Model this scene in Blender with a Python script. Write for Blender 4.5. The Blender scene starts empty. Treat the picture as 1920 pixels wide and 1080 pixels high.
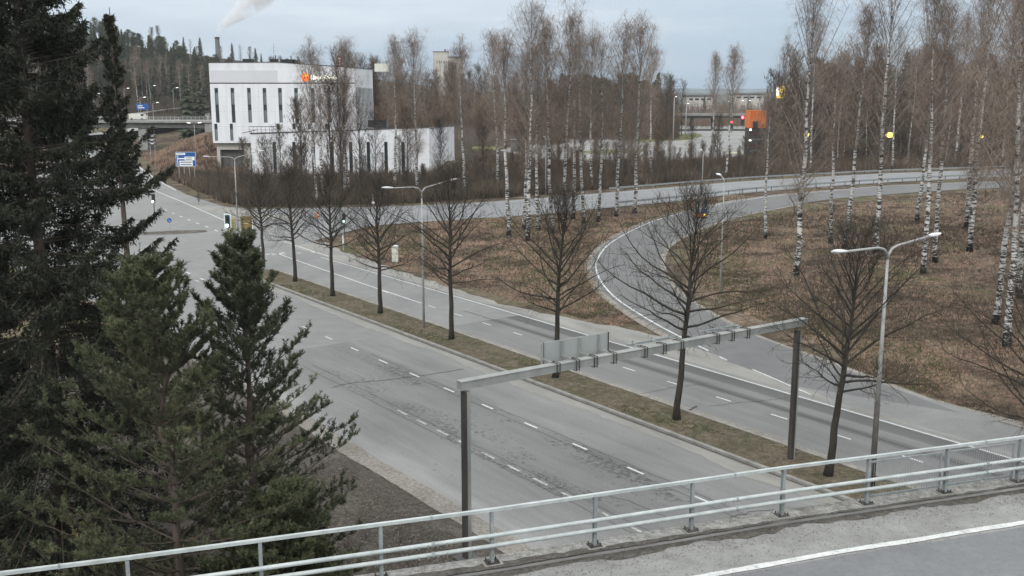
import bpy, math, random
import numpy as np
from mathutils import Vector

# ------------------------------------------------------------------ camera, world, sun, exposure
SC = bpy.context.scene
COL = SC.collection
FPX, HORY, CH = 1880.0, 183.0, 16.8
PITCH = math.atan((540 - HORY) / FPX)
cam = bpy.data.cameras.new('camera')
cam.sensor_width = 36.0; cam.lens = 36.0 * FPX / 1920.0
cam.clip_start = 0.5; cam.clip_end = 8000
cam_o = bpy.data.objects.new('camera', cam); COL.objects.link(cam_o)
cam_o.location = (0, 0, CH); cam_o.rotation_euler = (math.pi / 2 - PITCH, 0, 0)
SC.camera = cam_o
SUN_EL, SUN_AZ = math.radians(38), math.radians(205)
w = bpy.data.worlds.new('World'); SC.world = w; w.use_nodes = True
nt = w.node_tree; nt.nodes.clear()
def wn(t, **k):
    n = nt.nodes.new(t)
    for a, b in k.items(): setattr(n, a, b)
    return n
sky = wn('ShaderNodeTexSky', sky_type='NISHITA', sun_disc=False, sun_elevation=SUN_EL, sun_rotation=SUN_AZ)
b1 = wn('ShaderNodeBackground'); b1.inputs[1].default_value = 0.1
nt.links.new(sky.outputs[0], b1.inputs[0])
tc = wn('ShaderNodeTexCoord'); sp = wn('ShaderNodeSeparateXYZ'); nt.links.new(tc.outputs['Generated'], sp.inputs[0])
mp = wn('ShaderNodeMapping'); mp.inputs['Scale'].default_value = (2.2, 2.2, 16); nt.links.new(tc.outputs['Generated'], mp.inputs[0])
nz = wn('ShaderNodeTexNoise'); nz.inputs['Scale'].default_value = 1.3; nz.inputs['Detail'].default_value = 5; nz.inputs['Roughness'].default_value = 0.55
nt.links.new(mp.outputs[0], nz.inputs[0])
ma = wn('ShaderNodeMath', operation='MULTIPLY_ADD'); ma.inputs[1].default_value = 0.17; ma.inputs[2].default_value = -0.085
nt.links.new(nz.outputs[0], ma.inputs[0])
mx = wn('ShaderNodeMath', operation='MULTIPLY_ADD'); mx.inputs[1].default_value = -0.035
nt.links.new(sp.outputs[0], mx.inputs[0]); nt.links.new(ma.outputs[0], mx.inputs[2])
ad = wn('ShaderNodeMath', operation='ADD'); nt.links.new(sp.outputs[2], ad.inputs[0]); nt.links.new(mx.outputs[0], ad.inputs[1])
rp = wn('ShaderNodeValToRGB'); nt.links.new(ad.outputs[0], rp.inputs[0])
els = rp.color_ramp.elements
els[0].position = 0.0; els[0].color = (0.36, 0.47, 0.59, 1)
els[1].position = 1.0; els[1].color = (1.62, 1.68, 1.70, 1)
for p, c in ((0.05, (0.46, 0.56, 0.67, 1)), (0.10, (0.66, 0.73, 0.81, 1)), (0.35, (1.27, 1.30, 1.29, 1))):
    e = els.new(p); e.color = c
b2 = wn('ShaderNodeBackground'); b2.inputs[1].default_value = 1.0; nt.links.new(rp.outputs[0], b2.inputs[0])
mi = wn('ShaderNodeMixShader'); mi.inputs[0].default_value = 0.9
nt.links.new(b1.outputs[0], mi.inputs[1]); nt.links.new(b2.outputs[0], mi.inputs[2])
wo = wn('ShaderNodeOutputWorld'); nt.links.new(mi.outputs[0], wo.inputs[0])
sl = bpy.data.lights.new('sun', 'SUN'); sl.energy = 1.3; sl.angle = math.radians(14); sl.color = (1, 0.98, 0.95)
so = bpy.data.objects.new('sun', sl); COL.objects.link(so); so.location = (0, -50, 80)
so.rotation_euler = Vector((math.sin(SUN_AZ) * math.cos(SUN_EL), math.cos(SUN_AZ) * math.cos(SUN_EL), math.sin(SUN_EL))).to_track_quat('Z', 'Y').to_euler()
SC.view_settings.view_transform = 'Standard'; SC.view_settings.look = 'None'
SC.view_settings.exposure = 0.16; SC.view_settings.gamma = 1.0; SC.view_settings.use_curve_mapping = False
SC.cycles.max_bounces = 5; SC.cycles.diffuse_bounces = 2; SC.cycles.transparent_max_bounces = 8; SC.cycles.volume_bounces = 3

# ------------------------------------------------------------------ survey helpers: a sight line meets a level or an upright plane
CP, SP_ = math.cos(PITCH), math.sin(PITCH)
def G(px, py, z=0.0):
    u, v = px - 960, py - 540
    t = (CH - z) / (v * CP + FPX * SP_)
    return (u * t, (FPX * CP - v * SP_) * t)
def PL(px, py, Y):
    u, v = px - 960, py - 540
    t = Y / (FPX * CP - v * SP_)
    return (u * t, CH - (v * CP + FPX * SP_) * t)
def ZT(py, Y, px=960): return PL(px, py, Y)[1]
AZ = math.radians(-35.9)
S = (math.sin(AZ), math.cos(AZ)); N = (math.cos(AZ), -math.sin(AZ))
def W(s, t): return (S[0] * s + N[0] * t, S[1] * s + N[1] * t)
ROAD_ROT = -AZ      # local x = across to the right, local y = along the street, away

# ------------------------------------------------------------------ object helpers
def tag(o, label=None, cat=None, group=None, kind=None):
    if label: o['label'] = label
    if cat: o['category'] = cat
    if group: o['group'] = group
    if kind: o['kind'] = kind
    return o
def thing(name, label, cat, loc=(0, 0, 0), rotz=0, group=None):
    o = bpy.data.objects.new(name, None); COL.objects.link(o); o.empty_display_size = 0.3
    o.location = loc; o.rotation_euler = (0, 0, rotz)
    return tag(o, label, cat, group)
class MB:
    def __init__(s): s.v = []; s.f = []; s.m = []
    def add(s, vs, fs, m=0):
        b = len(s.v); s.v += [tuple(p) for p in vs]
        s.f += [tuple(i + b for i in f) for f in fs]; s.m += [m] * len(fs)
    def box(s, c, d, m=0, rz=0.0):
        cx, cy, cz = c; hx, hy, hz = d[0] / 2, d[1] / 2, d[2] / 2
        ca, sa = math.cos(rz), math.sin(rz)
        vs = []
        for z in (-hz, hz):
            for x, y in ((-hx, -hy), (hx, -hy), (hx, hy), (-hx, hy)):
                vs.append((cx + x * ca - y * sa, cy + x * sa + y * ca, cz + z))
        s.add(vs, [(0, 3, 2, 1), (4, 5, 6, 7), (0, 1, 5, 4), (1, 2, 6, 5), (2, 3, 7, 6), (3, 0, 4, 7)], m)
    def bar(s, a, b, wd, ht, m=0):
        a = Vector(a); b = Vector(b); d = (b - a).normalized()
        up = Vector((0, 0, 1))
        if abs(d.z) > 0.95: up = Vector((0, 1, 0))
        x = d.cross(up).normalized() * wd / 2; y = x.cross(d).normalized() * ht / 2
        vs = [p + i * x + j * y for p in (a, b) for i, j in ((-1, -1), (1, -1), (1, 1), (-1, 1))]
        s.add(vs, [(3, 2, 1, 0), (4, 5, 6, 7), (0, 1, 5, 4), (1, 2, 6, 5), (2, 3, 7, 6), (3, 0, 4, 7)], m)
    def tube(s, pts, rs, n=8, m=0, cap=True):
        pts = [Vector(p) for p in pts]
        if not hasattr(rs, '__len__'): rs = [rs] * len(pts)
        vs = []; ref = None
        for i, p in enumerate(pts):
            d = (pts[min(i + 1, len(pts) - 1)] - pts[max(i - 1, 0)]).normalized()
            if ref is None:
                ref = Vector((1, 0, 0)) if abs(d.x) < 0.9 else Vector((0, 1, 0))
            x = (ref - d * ref.dot(d)).normalized(); y = d.cross(x); ref = x
            for k in range(n):
                a = 2 * math.pi * k / n
                vs.append(p + rs[i] * (math.cos(a) * x + math.sin(a) * y))
        fs = []
        for i in range(len(pts) - 1):
            for k in range(n):
                k2 = (k + 1) % n
                fs.append((i * n + k, i * n + k2, (i + 1) * n + k2, (i + 1) * n + k))
        if cap:
            fs.append(tuple(range(n))[::-1]); fs.append(tuple((len(pts) - 1) * n + k for k in range(n)))
        s.add(vs, fs, m)
    def cyl(s, c, r, h, n=12, m=0): s.tube([c, (c[0], c[1], c[2] + h)], r, n, m)
    def build(s, name, mats, parent=None, smooth=False, loc=None, rotz=None):
        me = bpy.data.meshes.new(name); me.from_pydata(s.v, [], s.f)
        if not isinstance(mats, (list, tuple)): mats = [mats]
        for q in mats: me.materials.append(q)
        me.polygons.foreach_set('material_index', s.m)
        if smooth: me.polygons.foreach_set('use_smooth', [True] * len(s.f))
        me.update()
        o = bpy.data.objects.new(name, me); COL.objects.link(o)
        if parent is not None: o.parent = parent
        if loc is not None: o.location = loc
        if rotz is not None: o.rotation_euler = (0, 0, rotz)
        return o
def tri_mesh(name, T, mats, midx=None):
    n = len(T); me = bpy.data.meshes.new(name)
    me.vertices.add(n * 3); me.vertices.foreach_set('co', np.asarray(T, dtype=np.float32).reshape(-1))
    me.loops.add(n * 3); me.loops.foreach_set('vertex_index', np.arange(n * 3, dtype=np.int32))
    me.polygons.add(n); me.polygons.foreach_set('loop_start', np.arange(0, n * 3, 3, dtype=np.int32))
    me.polygons.foreach_set('loop_total', np.full(n, 3, dtype=np.int32))
    for q in mats: me.materials.append(q)
    if midx is not None: me.polygons.foreach_set('material_index', np.asarray(midx, dtype=np.int32))
    me.update(calc_edges=True)
    return me
def mobj(name, me, parent=None, loc=None, rotz=0, sc=1):
    o = bpy.data.objects.new(name, me); COL.objects.link(o)
    if parent is not None: o.parent = parent
    if loc is not None: o.location = loc; o.rotation_euler = (0, 0, rotz)
    if sc != 1: o.scale = (sc, sc, sc)
    return o
def seg_tris(segs, n=3):
    """segs: list of (A, B, ra, rb) -> triangle soup of n-sided tapering tubes"""
    if not segs: return np.zeros((0, 3, 3))
    A = np.array([q[0] for q in segs], float); B = np.array([q[1] for q in segs], float)
    ra = np.array([q[2] for q in segs])[:, None]; rb = np.array([q[3] for q in segs])[:, None]
    d = B - A; d /= np.maximum(np.linalg.norm(d, axis=1, keepdims=True), 1e-9)
    ref = np.where(np.abs(d[:, :1]) < 0.7, np.array([[1., 0, 0]]), np.array([[0., 1, 0]]))
    x = ref - d * (ref * d).sum(1, keepdims=True); x /= np.linalg.norm(x, axis=1, keepdims=True); y = np.cross(d, x)
    out = []
    ring = [(math.cos(2 * math.pi * k / n), math.sin(2 * math.pi * k / n)) for k in range(n)]
    for k in range(n if n > 2 else 1):
        c0, s0 = ring[k]; c1, s1 = ring[(k + 1) % n]
        a0 = A + ra * (c0 * x + s0 * y); a1 = A + ra * (c1 * x + s1 * y)
        q0 = B + rb * (c0 * x + s0 * y); q1 = B + rb * (c1 * x + s1 * y)
        out.append(np.stack([a0, a1, q1], 1)); out.append(np.stack([a0, q1, q0], 1))
    return np.concatenate(out)

# ------------------------------------------------------------------ materials
class NB:
    def __init__(s, name, rough=0.9, metal=0.0, spec=0.3):
        s.m = bpy.data.materials.new(name); s.m.use_nodes = True; s.t = s.m.node_tree
        s.b = s.t.nodes['Principled BSDF']; s.b.inputs['Roughness'].default_value = rough
        s.b.inputs['Metallic'].default_value = metal; s.b.inputs['Specular IOR Level'].default_value = spec
        s.tc = s.n('ShaderNodeTexCoord'); s.geo = s.n('ShaderNodeNewGeometry')
    def n(s, t, **k):
        q = s.t.nodes.new(t)
        for a, b in k.items(): setattr(q, a, b)
        return q
    def l(s, a, b): s.t.links.new(a, b)
    def val(s, sock, v):
        if hasattr(v, 'links') or hasattr(v, 'is_linked'): s.l(v, sock)
        else: sock.default_value = v
    def map(s, scale=(1, 1, 1), src='Object', loc=(0, 0, 0), rot=(0, 0, 0)):
        q = s.n('ShaderNodeMapping'); q.inputs['Scale'].default_value = scale; q.inputs['Location'].default_value = loc
        q.inputs['Rotation'].default_value = rot
        s.l(s.geo.outputs['Position'] if src == 'World' else s.tc.outputs[src], q.inputs[0]); return q.outputs[0]
    def noise(s, vec, scale=1, detail=3, rough=0.55, dist=0):
        q = s.n('ShaderNodeTexNoise'); s.l(vec, q.inputs[0]); q.inputs['Scale'].default_value = scale
        q.inputs['Detail'].default_value = detail; q.inputs['Roughness'].default_value = rough; q.inputs['Distortion'].default_value = dist
        return q.outputs[0]
    def vor(s, vec, scale=1, feature='F1', out=0):
        q = s.n('ShaderNodeTexVoronoi'); q.feature = feature; s.l(vec, q.inputs[0]); q.inputs['Scale'].default_value = scale
        return q.outputs[out]
    def ramp(s, fac, stops, interp='LINEAR'):
        q = s.n('ShaderNodeValToRGB'); q.color_ramp.interpolation = interp; s.val(q.inputs[0], fac)
        e = q.color_ramp.elements
        def c4(c): return (c, c, c, 1) if not hasattr(c, '__len__') else (c[0], c[1], c[2], 1)
        e[0].position, e[0].color = stops[0][0], c4(stops[0][1]); e[1].position, e[1].color = stops[-1][0], c4(stops[-1][1])
        for p, c in stops[1:-1]:
            k = e.new(p); k.color = c4(c)
        return q.outputs[0]
    def mix(s, fac, a, b, blend='MIX'):
        q = s.n('ShaderNodeMixRGB', blend_type=blend); s.val(q.inputs[0], fac)
        for i, c in ((1, a), (2, b)):
            if hasattr(c, 'is_linked'): s.l(c, q.inputs[i])
            else: q.inputs[i].default_value = (c[0], c[1], c[2], 1)
        return q.outputs[0]
    def math(s, op, a, b=0.0, c=None, clamp=False):
        q = s.n('ShaderNodeMath', operation=op, use_clamp=clamp); s.val(q.inputs[0], a); s.val(q.inputs[1], b)
        if c is not None: s.val(q.inputs[2], c)
        return q.outputs[0]
    def base(s, c):
        if hasattr(c, 'is_linked'): s.l(c, s.b.inputs['Base Color'])
        else: s.b.inputs['Base Color'].default_value = (c[0], c[1], c[2], 1)
        return s
    def bump(s, h, strength=0.4, dist=0.05):
        q = s.n('ShaderNodeBump'); q.inputs['Strength'].default_value = strength; q.inputs['Distance'].default_value = dist
        s.l(h, q.inputs['Height']); s.l(q.outputs[0], s.b.inputs['Normal']); return s
def varied(name, c1, c2, scale=2.0, rough=0.85, metal=0.0, src='Object', stretch=(1, 1, 1), spec=0.3, bump=0.0, detail=4):
    m = NB(name, rough, metal, spec); v = m.map(stretch, src)
    n = m.noise(v, scale, detail, 0.65); m.base(m.ramp(n, [(0.3, c1), (0.7, c2)]))
    if bump: m.bump(n, bump, 0.03)
    return m.m
def emit(name, c, s):
    m = NB(name, 0.5); m.base((c[0] * .5, c[1] * .5, c[2] * .5)); m.b.inputs['Emission Color'].default_value = (*c, 1); m.b.inputs['Emission Strength'].default_value = s
    return m.m

def asphalt_main():
    m = NB('street_asphalt', 0.92)
    o = m.map((1, 1, 1)); sx = m.n('ShaderNodeSeparateXYZ'); m.l(o, sx.inputs[0])
    wob = m.math('MULTIPLY_ADD', m.noise(m.map((0.5, 0.12, 1)), 1, 4, 0.6), 0.36, -0.18)
    t = m.math('ADD', sx.outputs[0], wob)
    f = m.math('DIVIDE', m.math('SUBTRACT', t, 20.0), 30.0)   # across the street, 20 .. 50 m
    P = lambda x: (x - 20) / 30.0
    band = m.ramp(f, [(P(20), .235), (P(21.9), .23), (P(22.6), .185), (P(24.6), .168), (P(26.0), .145), (P(27.4), .160), (P(28.6), .150), (P(30.2), .140), (P(31.0), .178), (P(32.3), .165), (P(33.2), .185),
                      (P(38.6), .20), (P(39.3), .160), (P(41.6), .155), (P(42.5), .155), (P(42.75), .100), (P(43.3), .098), (P(43.5), .15), (P(44.2), .155), (P(44.4), .098), (P(45.45), .085), (P(45.6), .17), (P(46.3), .22), (P(50), .23)])
    fine = m.noise(m.map((1, 1, 1)), 9, 6, 0.8)
    med = m.noise(m.map((1.2, 0.10, 1)), 1.6, 6, 0.7)
    blot = m.noise(m.map((1, 0.6, 1), loc=(7, 3, 0)), 0.16, 4, 0.6)
    c = m.mix(1, band, m.ramp(fine, [(0.25, .80), (0.75, 1.18)]), 'MULTIPLY')
    c = m.mix(1, c, m.ramp(med, [(0.25, .84), (0.75, 1.13)]), 'MULTIPLY')
    c = m.mix(1, c, m.ramp(blot, [(0.3, .88), (0.7, 1.12)]), 'MULTIPLY')
    # ravelled, pitted surface along the lane lines
    pit = m.noise(m.map((1.0, 0.7, 1)), 4.2, 7, 0.85)
    where = m.ramp(f, [(P(24.6), 0), (P(25.5), .72), (P(26.6), .75), (P(27.8), .55), (P(28.6), .5), (P(29.3), .8), (P(30.3), .75), (P(31.0), 0), (P(36), 0)])
    along = m.ramp(m.math('DIVIDE', sx.outputs[1], 100.0), [(0.0, 1), (.52, 1), (.62, .6), (.8, 0.1)])
    patch = m.ramp(m.noise(m.map((1, .35, 1), loc=(3, 9, 0)), .45, 3, .6), [(.33, .1), (.55, 1)])
    wp = m.math('MULTIPLY', m.math('MULTIPLY', where, along), patch)
    th = m.math('MULTIPLY_ADD', wp, -0.30, 0.70)
    pf = m.math('MULTIPLY', m.math('SUBTRACT', pit, th), 14, clamp=True)
    c = m.mix(m.math('MULTIPLY', pf, .8), c, (.052, .052, .05))
    # sparse oil spots
    spot = m.ramp(m.vor(m.map((1, 1, 1), loc=(5, 5, 0)), 0.75), [(0.0, 1), (0.045, 1), (0.075, 0)])
    c = m.mix(m.math('MULTIPLY', spot, .4), c, (.06, .06, .06))
    cr = m.mix(1, c, (1.15, 1.145, 1.12), 'MULTIPLY')
    m.base(cr); m.bump(fine, 0.35, 0.02)
    return m.m
def asphalt(name, lo, hi, tint=(1, 1, 1.0), src='World'):
    m = NB(name, 0.92)
    big = m.noise(m.map((1, 1, 1), src), 0.09, 5, 0.6); fine = m.noise(m.map((1, 1, 1), src), 7, 6, 0.8); mid = m.noise(m.map((1, 1, 1), src), 0.8, 4, 0.6)
    c = m.ramp(big, [(0.3, tuple(lo * q for q in tint)), (0.7, tuple(hi * q for q in tint))])
    c = m.mix(1, c, m.ramp(fine, [(0.25, .82), (0.75, 1.18)]), 'MULTIPLY')
    c = m.mix(1, c, m.ramp(mid, [(0.3, .92), (0.7, 1.08)]), 'MULTIPLY')
    m.base(c); m.bump(fine, 0.3, 0.02); return m.m
def soil(name, cols, scale=0.25, fscale=2.0, stretch=(1, 1, 1), bump=0.8, src='World'):
    m = NB(name, 1.0, spec=0.1)
    a = m.noise(m.map((1, 1, 1), src), scale, 6, 0.65, 0.6); b = m.noise(m.map(stretch, src), fscale, 7, 0.8)
    k = len(cols)
    c = m.ramp(a, [(0.28 + 0.44 * i / (k - 1), cols[i]) for i in range(k)])
    c = m.mix(1, c, m.ramp(b, [(0.28, .42), (0.5, .95), (0.72, 1.65)]), 'MULTIPLY')
    m.base(c); m.bump(b, bump, 0.12); return m.m
M = {}
M['street'] = asphalt_main()
M['asphalt'] = asphalt('asphalt', .185, .225, (1, 1, .985))
M['asphalt_ramp'] = asphalt('ramp_asphalt', .130, .165)
M['asphalt_back'] = asphalt('back_road_asphalt', .19, .24, (1, 1.02, 1.05))
M['asphalt_deck'] = asphalt('deck_asphalt', .145, .175, (.98, 1, 1.03))
M['lot'] = asphalt('lot_asphalt', .19, .29, (1, 1, .96))
M['ground'] = soil('ground', [(.040, .036, .022), (.19, .145, .108), (.06, .045, .032), (.14, .115, .08), (.075, .078, .035), (.215, .17, .13)], 0.085, 1.3, (1, 1.4, 1))
M['forest_floor'] = soil('forest_floor', [(.030, .026, .018), (.055, .043, .030), (.04, .036, .022)], 0.1, 1.2)
M['median_soil'] = soil('median_soil', [(.11, .093, .070), (.15, .125, .092), (.10, .093, .06), (.165, .138, .10)], 0.55, 3.0)
M['litter'] = soil('leaf_litter', [(.15, .132, .115), (.10, .088, .077), (.20, .18, .16)], 0.5, 5.0, bump=1.0)
M['gravel'] = soil('gravel', [(.21, .19, .165), (.26, .24, .215), (.30, .285, .26)], 0.5, 6.0, bump=.5)
def dustm():
    m = NB('road_dust', 1.0, spec=.1); a = m.noise(m.map((1, .3, 1)), .7, 5, .6); f = m.noise(m.map((1, 1, 1)), 8, 6, .8)
    c = m.ramp(a, [(.3, (.20, .195, .182)), (.5, (.255, .248, .232)), (.7, (.30, .29, .27))])
    m.base(m.mix(1, c, m.ramp(f, [(.25, .86), (.75, 1.14)]), 'MULTIPLY')); return m.m
M['dust'] = dustm()
def ddust():
    m = NB('deck_dust', 1.0, spec=.1); a = m.noise(m.map((1, 1, 1), 'World'), .8, 5, .65); f = m.noise(m.map((1, 1, 1), 'World'), 22, 6, .8); g_ = m.noise(m.map((1, 1, 1), 'World'), 4, 6, .75)
    c = m.ramp(a, [(.3, (.20, .198, .19)), (.5, (.25, .248, .238)), (.7, (.29, .288, .276))])
    c = m.mix(1, c, m.ramp(f, [(.25, .70), (.75, 1.22)]), 'MULTIPLY'); c = m.mix(1, c, m.ramp(g_, [(.3, .85), (.7, 1.1)]), 'MULTIPLY'); m.base(c); m.bump(f, .4, .02); return m.m
M['deck_dust'] = ddust()
M['deck_dirt'] = soil('deck_dirt', [(.105, .095, .082), (.15, .14, .125), (.085, .078, .062)], 1.3, 8, bump=.9)
def paint_mat():
    m = NB('road_paint', 0.7); a = m.noise(m.map((1, 1, 1), 'World'), 5, 6, 0.75)
    m.base(m.ramp(a, [(0.30, (.30, .30, .29)), (0.45, (.50, .51, .50)), (0.7, (.64, .65, .64))])); return m.m
M['paint'] = paint_mat()
def worn_paint():
    m = NB('worn_road_paint', 0.8); a = m.noise(m.map((1, 1, 1), 'World'), 3.2, 7, 0.8)
    m.base(m.ramp(a, [(0.42, (.16, .16, .155)), (0.50, (.36, .36, .34)), (0.7, (.5, .5, .48))])); return m.m
M['worn'] = worn_paint()
M['tar'] = varied('crack_seal', (.05, .05, .05), (.10, .10, .10), 3)
M['kerb'] = varied('kerb_stone', (.17, .165, .155), (.30, .29, .27), 1.5, 0.9, src='World', bump=.3)
M['concrete'] = varied('concrete', (.20, .20, .19), (.33, .325, .31), 0.6, 0.9, src='World', bump=.2)
M['concrete_dark'] = varied('dark_concrete', (.08, .08, .078), (.14, .138, .13), 0.3, 0.9, src='World')
M['galv'] = varied('galvanised_rail', (.36, .39, .385), (.54, .57, .56), 3, 0.5, 0.25, 'World', spec=.5)
M['galv_dark'] = varied('weathered_zinc', (.22, .24, .245), (.34, .36, .36), 4, 0.6, 0.3, 'World', spec=.4)
M['pole'] = varied('lamp_pole_zinc', (.30, .30, .29), (.42, .42, .41), 2, 0.6, 0.2, 'World')
M['pole_dark'] = varied('dark_pole', (.05, .045, .042), (.10, .085, .08), 2, 0.7, 0, 'World')
M['gantry'] = varied('gantry_zinc', (.20, .21, .20), (.33, .34, .325), 1.2, 0.65, 0.15, 'World', stretch=(1, 1, .3))
M['gantry_dark'] = varied('gantry_brown_steel', (.028, .026, .025), (.075, .068, .06), 1.5, 0.75, 0, 'World', stretch=(1, 1, .3))
M['slab'] = soil('bridge_slab', [(.12, .11, .095), (.24, .235, .22), (.29, .285, .27), (.2, .19, .17)], 1.1, 5, bump=.4)
M['panel_back'] = varied('sign_panel_back', (.30, .32, .31), (.38, .40, .39), 0.8, 0.6, 0.1, 'World')
M['lamp_head'] = varied('lamp_head_shell', (.66, .67, .68), (.78, .79, .80), 2, 0.5)
M['bark'] = varied('linden_bark', (.022, .019, .016), (.060, .052, .042), 5, 0.95, stretch=(1, 1, .25), bump=.6)
M['bark_grey'] = varied('grey_bark', (.06, .05, .042), (.13, .11, .09), 3, 0.95, stretch=(1, 1, .25))
M['pine_bark'] = varied('pine_bark', (.055, .043, .035), (.13, .10, .082), 5, 0.95, stretch=(1, 1, .3), bump=.6)
def birch_mat(name, white=(.66, .645, .62)):
    m = NB(name, 0.85); v0 = m.map((1.6, 1.6, 7.0)); oi = m.n('ShaderNodeObjectInfo'); vm = m.n('ShaderNodeVectorMath', operation='ADD'); m.l(v0, vm.inputs[0]); m.l(m.math('MULTIPLY', oi.outputs['Random'], 90.0), vm.inputs[1]); v = vm.outputs[0]; a = m.noise(v, 1.0, 5, 0.75, 0.5)
    sz = m.n('ShaderNodeSeparateXYZ'); m.l(m.map(), sz.inputs[0])
    low = m.ramp(m.math('DIVIDE', sz.outputs[2], 24.0), [(0.0, .17), (.04, .06), (.35, .01), (.75, .02), (1, .09)])
    b = m.math('SUBTRACT', a, low)
    big = m.noise(m.map((1, 1, 1)), .5, 2)
    wc = m.mix(big, white, tuple(q * .72 for q in white))
    m.base(m.mix(m.ramp(b, [(0.435, 0), (0.49, 1)]), (.028, .025, .023), wc)); return m.m
M['birch'] = birch_mat('birch_bark')
M['birch_limb'] = varied('birch_limb_bark', (.14, .12, .105), (.32, .29, .26), 2.5, 0.95)
M['birch_twig'] = varied('birch_twig', (.16, .116, .086), (.31, .245, .20), 0.4, 0.95, src='World')
M['brown_twig'] = varied('alder_twig', (.080, .054, .037), (.165, .115, .078), 0.25, 0.95, src='World')
M['dark_twig'] = varied('thicket_twig', (.048, .038, .029), (.115, .092, .070), 0.5, 0.95, src='World')
M['linden_twig'] = varied('linden_twig', (.042, .034, .026), (.095, .076, .056), 1.0, 0.95, src='World')
def needle(name, a, b, c=None, sc=1.2):
    m = NB(name, 0.75, spec=.25); n = m.noise(m.map((1, 1, 1), 'World'), sc, 4, 0.7)
    st = [(0.3, a), (0.62, b)]
    if name == 'dry_grass': st = [(0.40, a), (0.55, b)]
    if c: st.append((0.78 if name != 'dry_grass' else .70, c))
    m.base(m.ramp(n, st)); return m.m
M['pine_green'] = needle('pine_needles', (.045, .055, .030), (.118, .128, .068), (.24, .16, .07), .8)
M['pine_green_b'] = needle('blue_pine_needles', (.038, .047, .029), (.092, .104, .060), (.14, .12, .065))
M['spruce_green'] = needle('spruce_needles', (.018, .021, .014), (.042, .046, .029), (.075, .066, .045), 0.8)
M['far_conifer'] = needle('far_conifer_needles', (.034, .042, .026), (.075, .085, .052), (.10, .098, .06), 0.12)
M['dry_grass'] = needle('dry_grass', (.085, .058, .046), (.39, .262, .195), (.17, .145, .085), 0.16)
M['dry_dark'] = needle('dark_dry_grass', (.060, .047, .035), (.12, .092, .066), (.17, .13, .09), 0.25)
M['green_grass'] = needle('green_grass', (.060, .064, .026), (.095, .098, .036), (.15, .12, .07), 0.9)
M['leaf'] = needle('fallen_leaves', (.10, .088, .07), (.22, .195, .16), (.05, .045, .04), 5)
def wallm():
    m = NB('white_render', .8); a = m.noise(m.map((.6, .6, .12), 'World'), 1, 6, .7); 
    br = m.n('ShaderNodeTexBrick'); br.offset = 0; br.inputs['Color1'].default_value = (1, 1, 1, 1); br.inputs['Color2'].default_value = (.975, .975, .98, 1); br.inputs['Mortar'].default_value = (.80, .80, .81, 1)
    br.inputs['Scale'].default_value = 1; br.inputs['Mortar Size'].default_value = .03; br.inputs['Brick Width'].default_value = 3.7; br.inputs['Row Height'].default_value = 3.4
    m.l(m.map((1, 1, 1), rot=(-math.pi / 2, 0, 0)), br.inputs[0])
    c = m.ramp(a, [(.3, (.64, .65, .67)), (.6, (.74, .75, .77))]); m.base(m.mix(1, c, br.outputs[0], 'MULTIPLY')); return m.m
M['white_wall'] = wallm()
M['grey_wall'] = varied('pale_grey_panel', (.55, .56, .58), (.60, .61, .63), 0.15, 0.8, src='World')
M['brown_wall'] = varied('brown_red_cladding', (.075, .035, .028), (.11, .05, .04), 0.5, 0.8, src='World')
M['black'] = varied('black_trim', (.015, .016, .017), (.03, .032, .034), 1, 0.6)
M['glass_dark'] = varied('dark_glass', (.012, .022, .024), (.03, .045, .048), .6, 0.12, src='World', spec=.8)
M['glass_grey'] = varied('grey_glass', (.11, .13, .135), (.20, .225, .23), .5, 0.2, src='World', spec=.7)
M['beige'] = varied('beige_concrete', (.42, .40, .36), (.52, .50, .45), .05, 0.85, src='World')
M['orange'] = varied('orange_cladding', (.50, .13, .035), (.68, .20, .05), .4, 0.7, src='World')
M['red_board'] = varied('dark_red_board', (.22, .03, .025), (.30, .045, .035), 1, 0.6)
M['white_board'] = varied('white_sign_face', (.72, .74, .76), (.80, .82, .84), 1, 0.5)
M['blue_board'] = varied('blue_sign_face', (.010, .075, .26), (.02, .11, .34), 1.5, 0.45)
M['yellow_board'] = varied('yellow_sign_face', (.40, .36, .18), (.50, .45, .25), 1.5, 0.55)
M['brown_board'] = varied('brown_yellow_poster', (.10, .075, .035), (.27, .20, .07), 2.2, 0.6)
M['green_case'] = varied('dark_green_case', (.012, .05, .04), (.02, .08, .06), 2, 0.5)
M['cab'] = varied('cream_cabinet', (.55, .55, .48), (.68, .68, .60), 1.5, 0.6)
M['lit_white'] = emit('lit_lamp_white', (1, .98, .92), 14)
M['lit_soft'] = emit('lit_lamp_soft', (1, .98, .94), 3)
M['lit_yellow'] = emit('lit_lamp_yellow', (1, .72, .14), 2.6)
M['lit_red'] = emit('lit_red', (1, .04, .05), 16)
M['lit_green'] = emit('lit_green', (.72, 1, .90), 3)
M['lit_text'] = emit('lit_letters', (1, 1, .82), 3.0)
M['lit_orange'] = emit('lit_orange', (1, .16, .02), 1.4)
M['lit_gold'] = emit('lit_gold', (1, .55, .04), 1.5)
M['lit_board_yellow'] = emit('lit_board_yellow', (1, .74, .10), 1.3)

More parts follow.
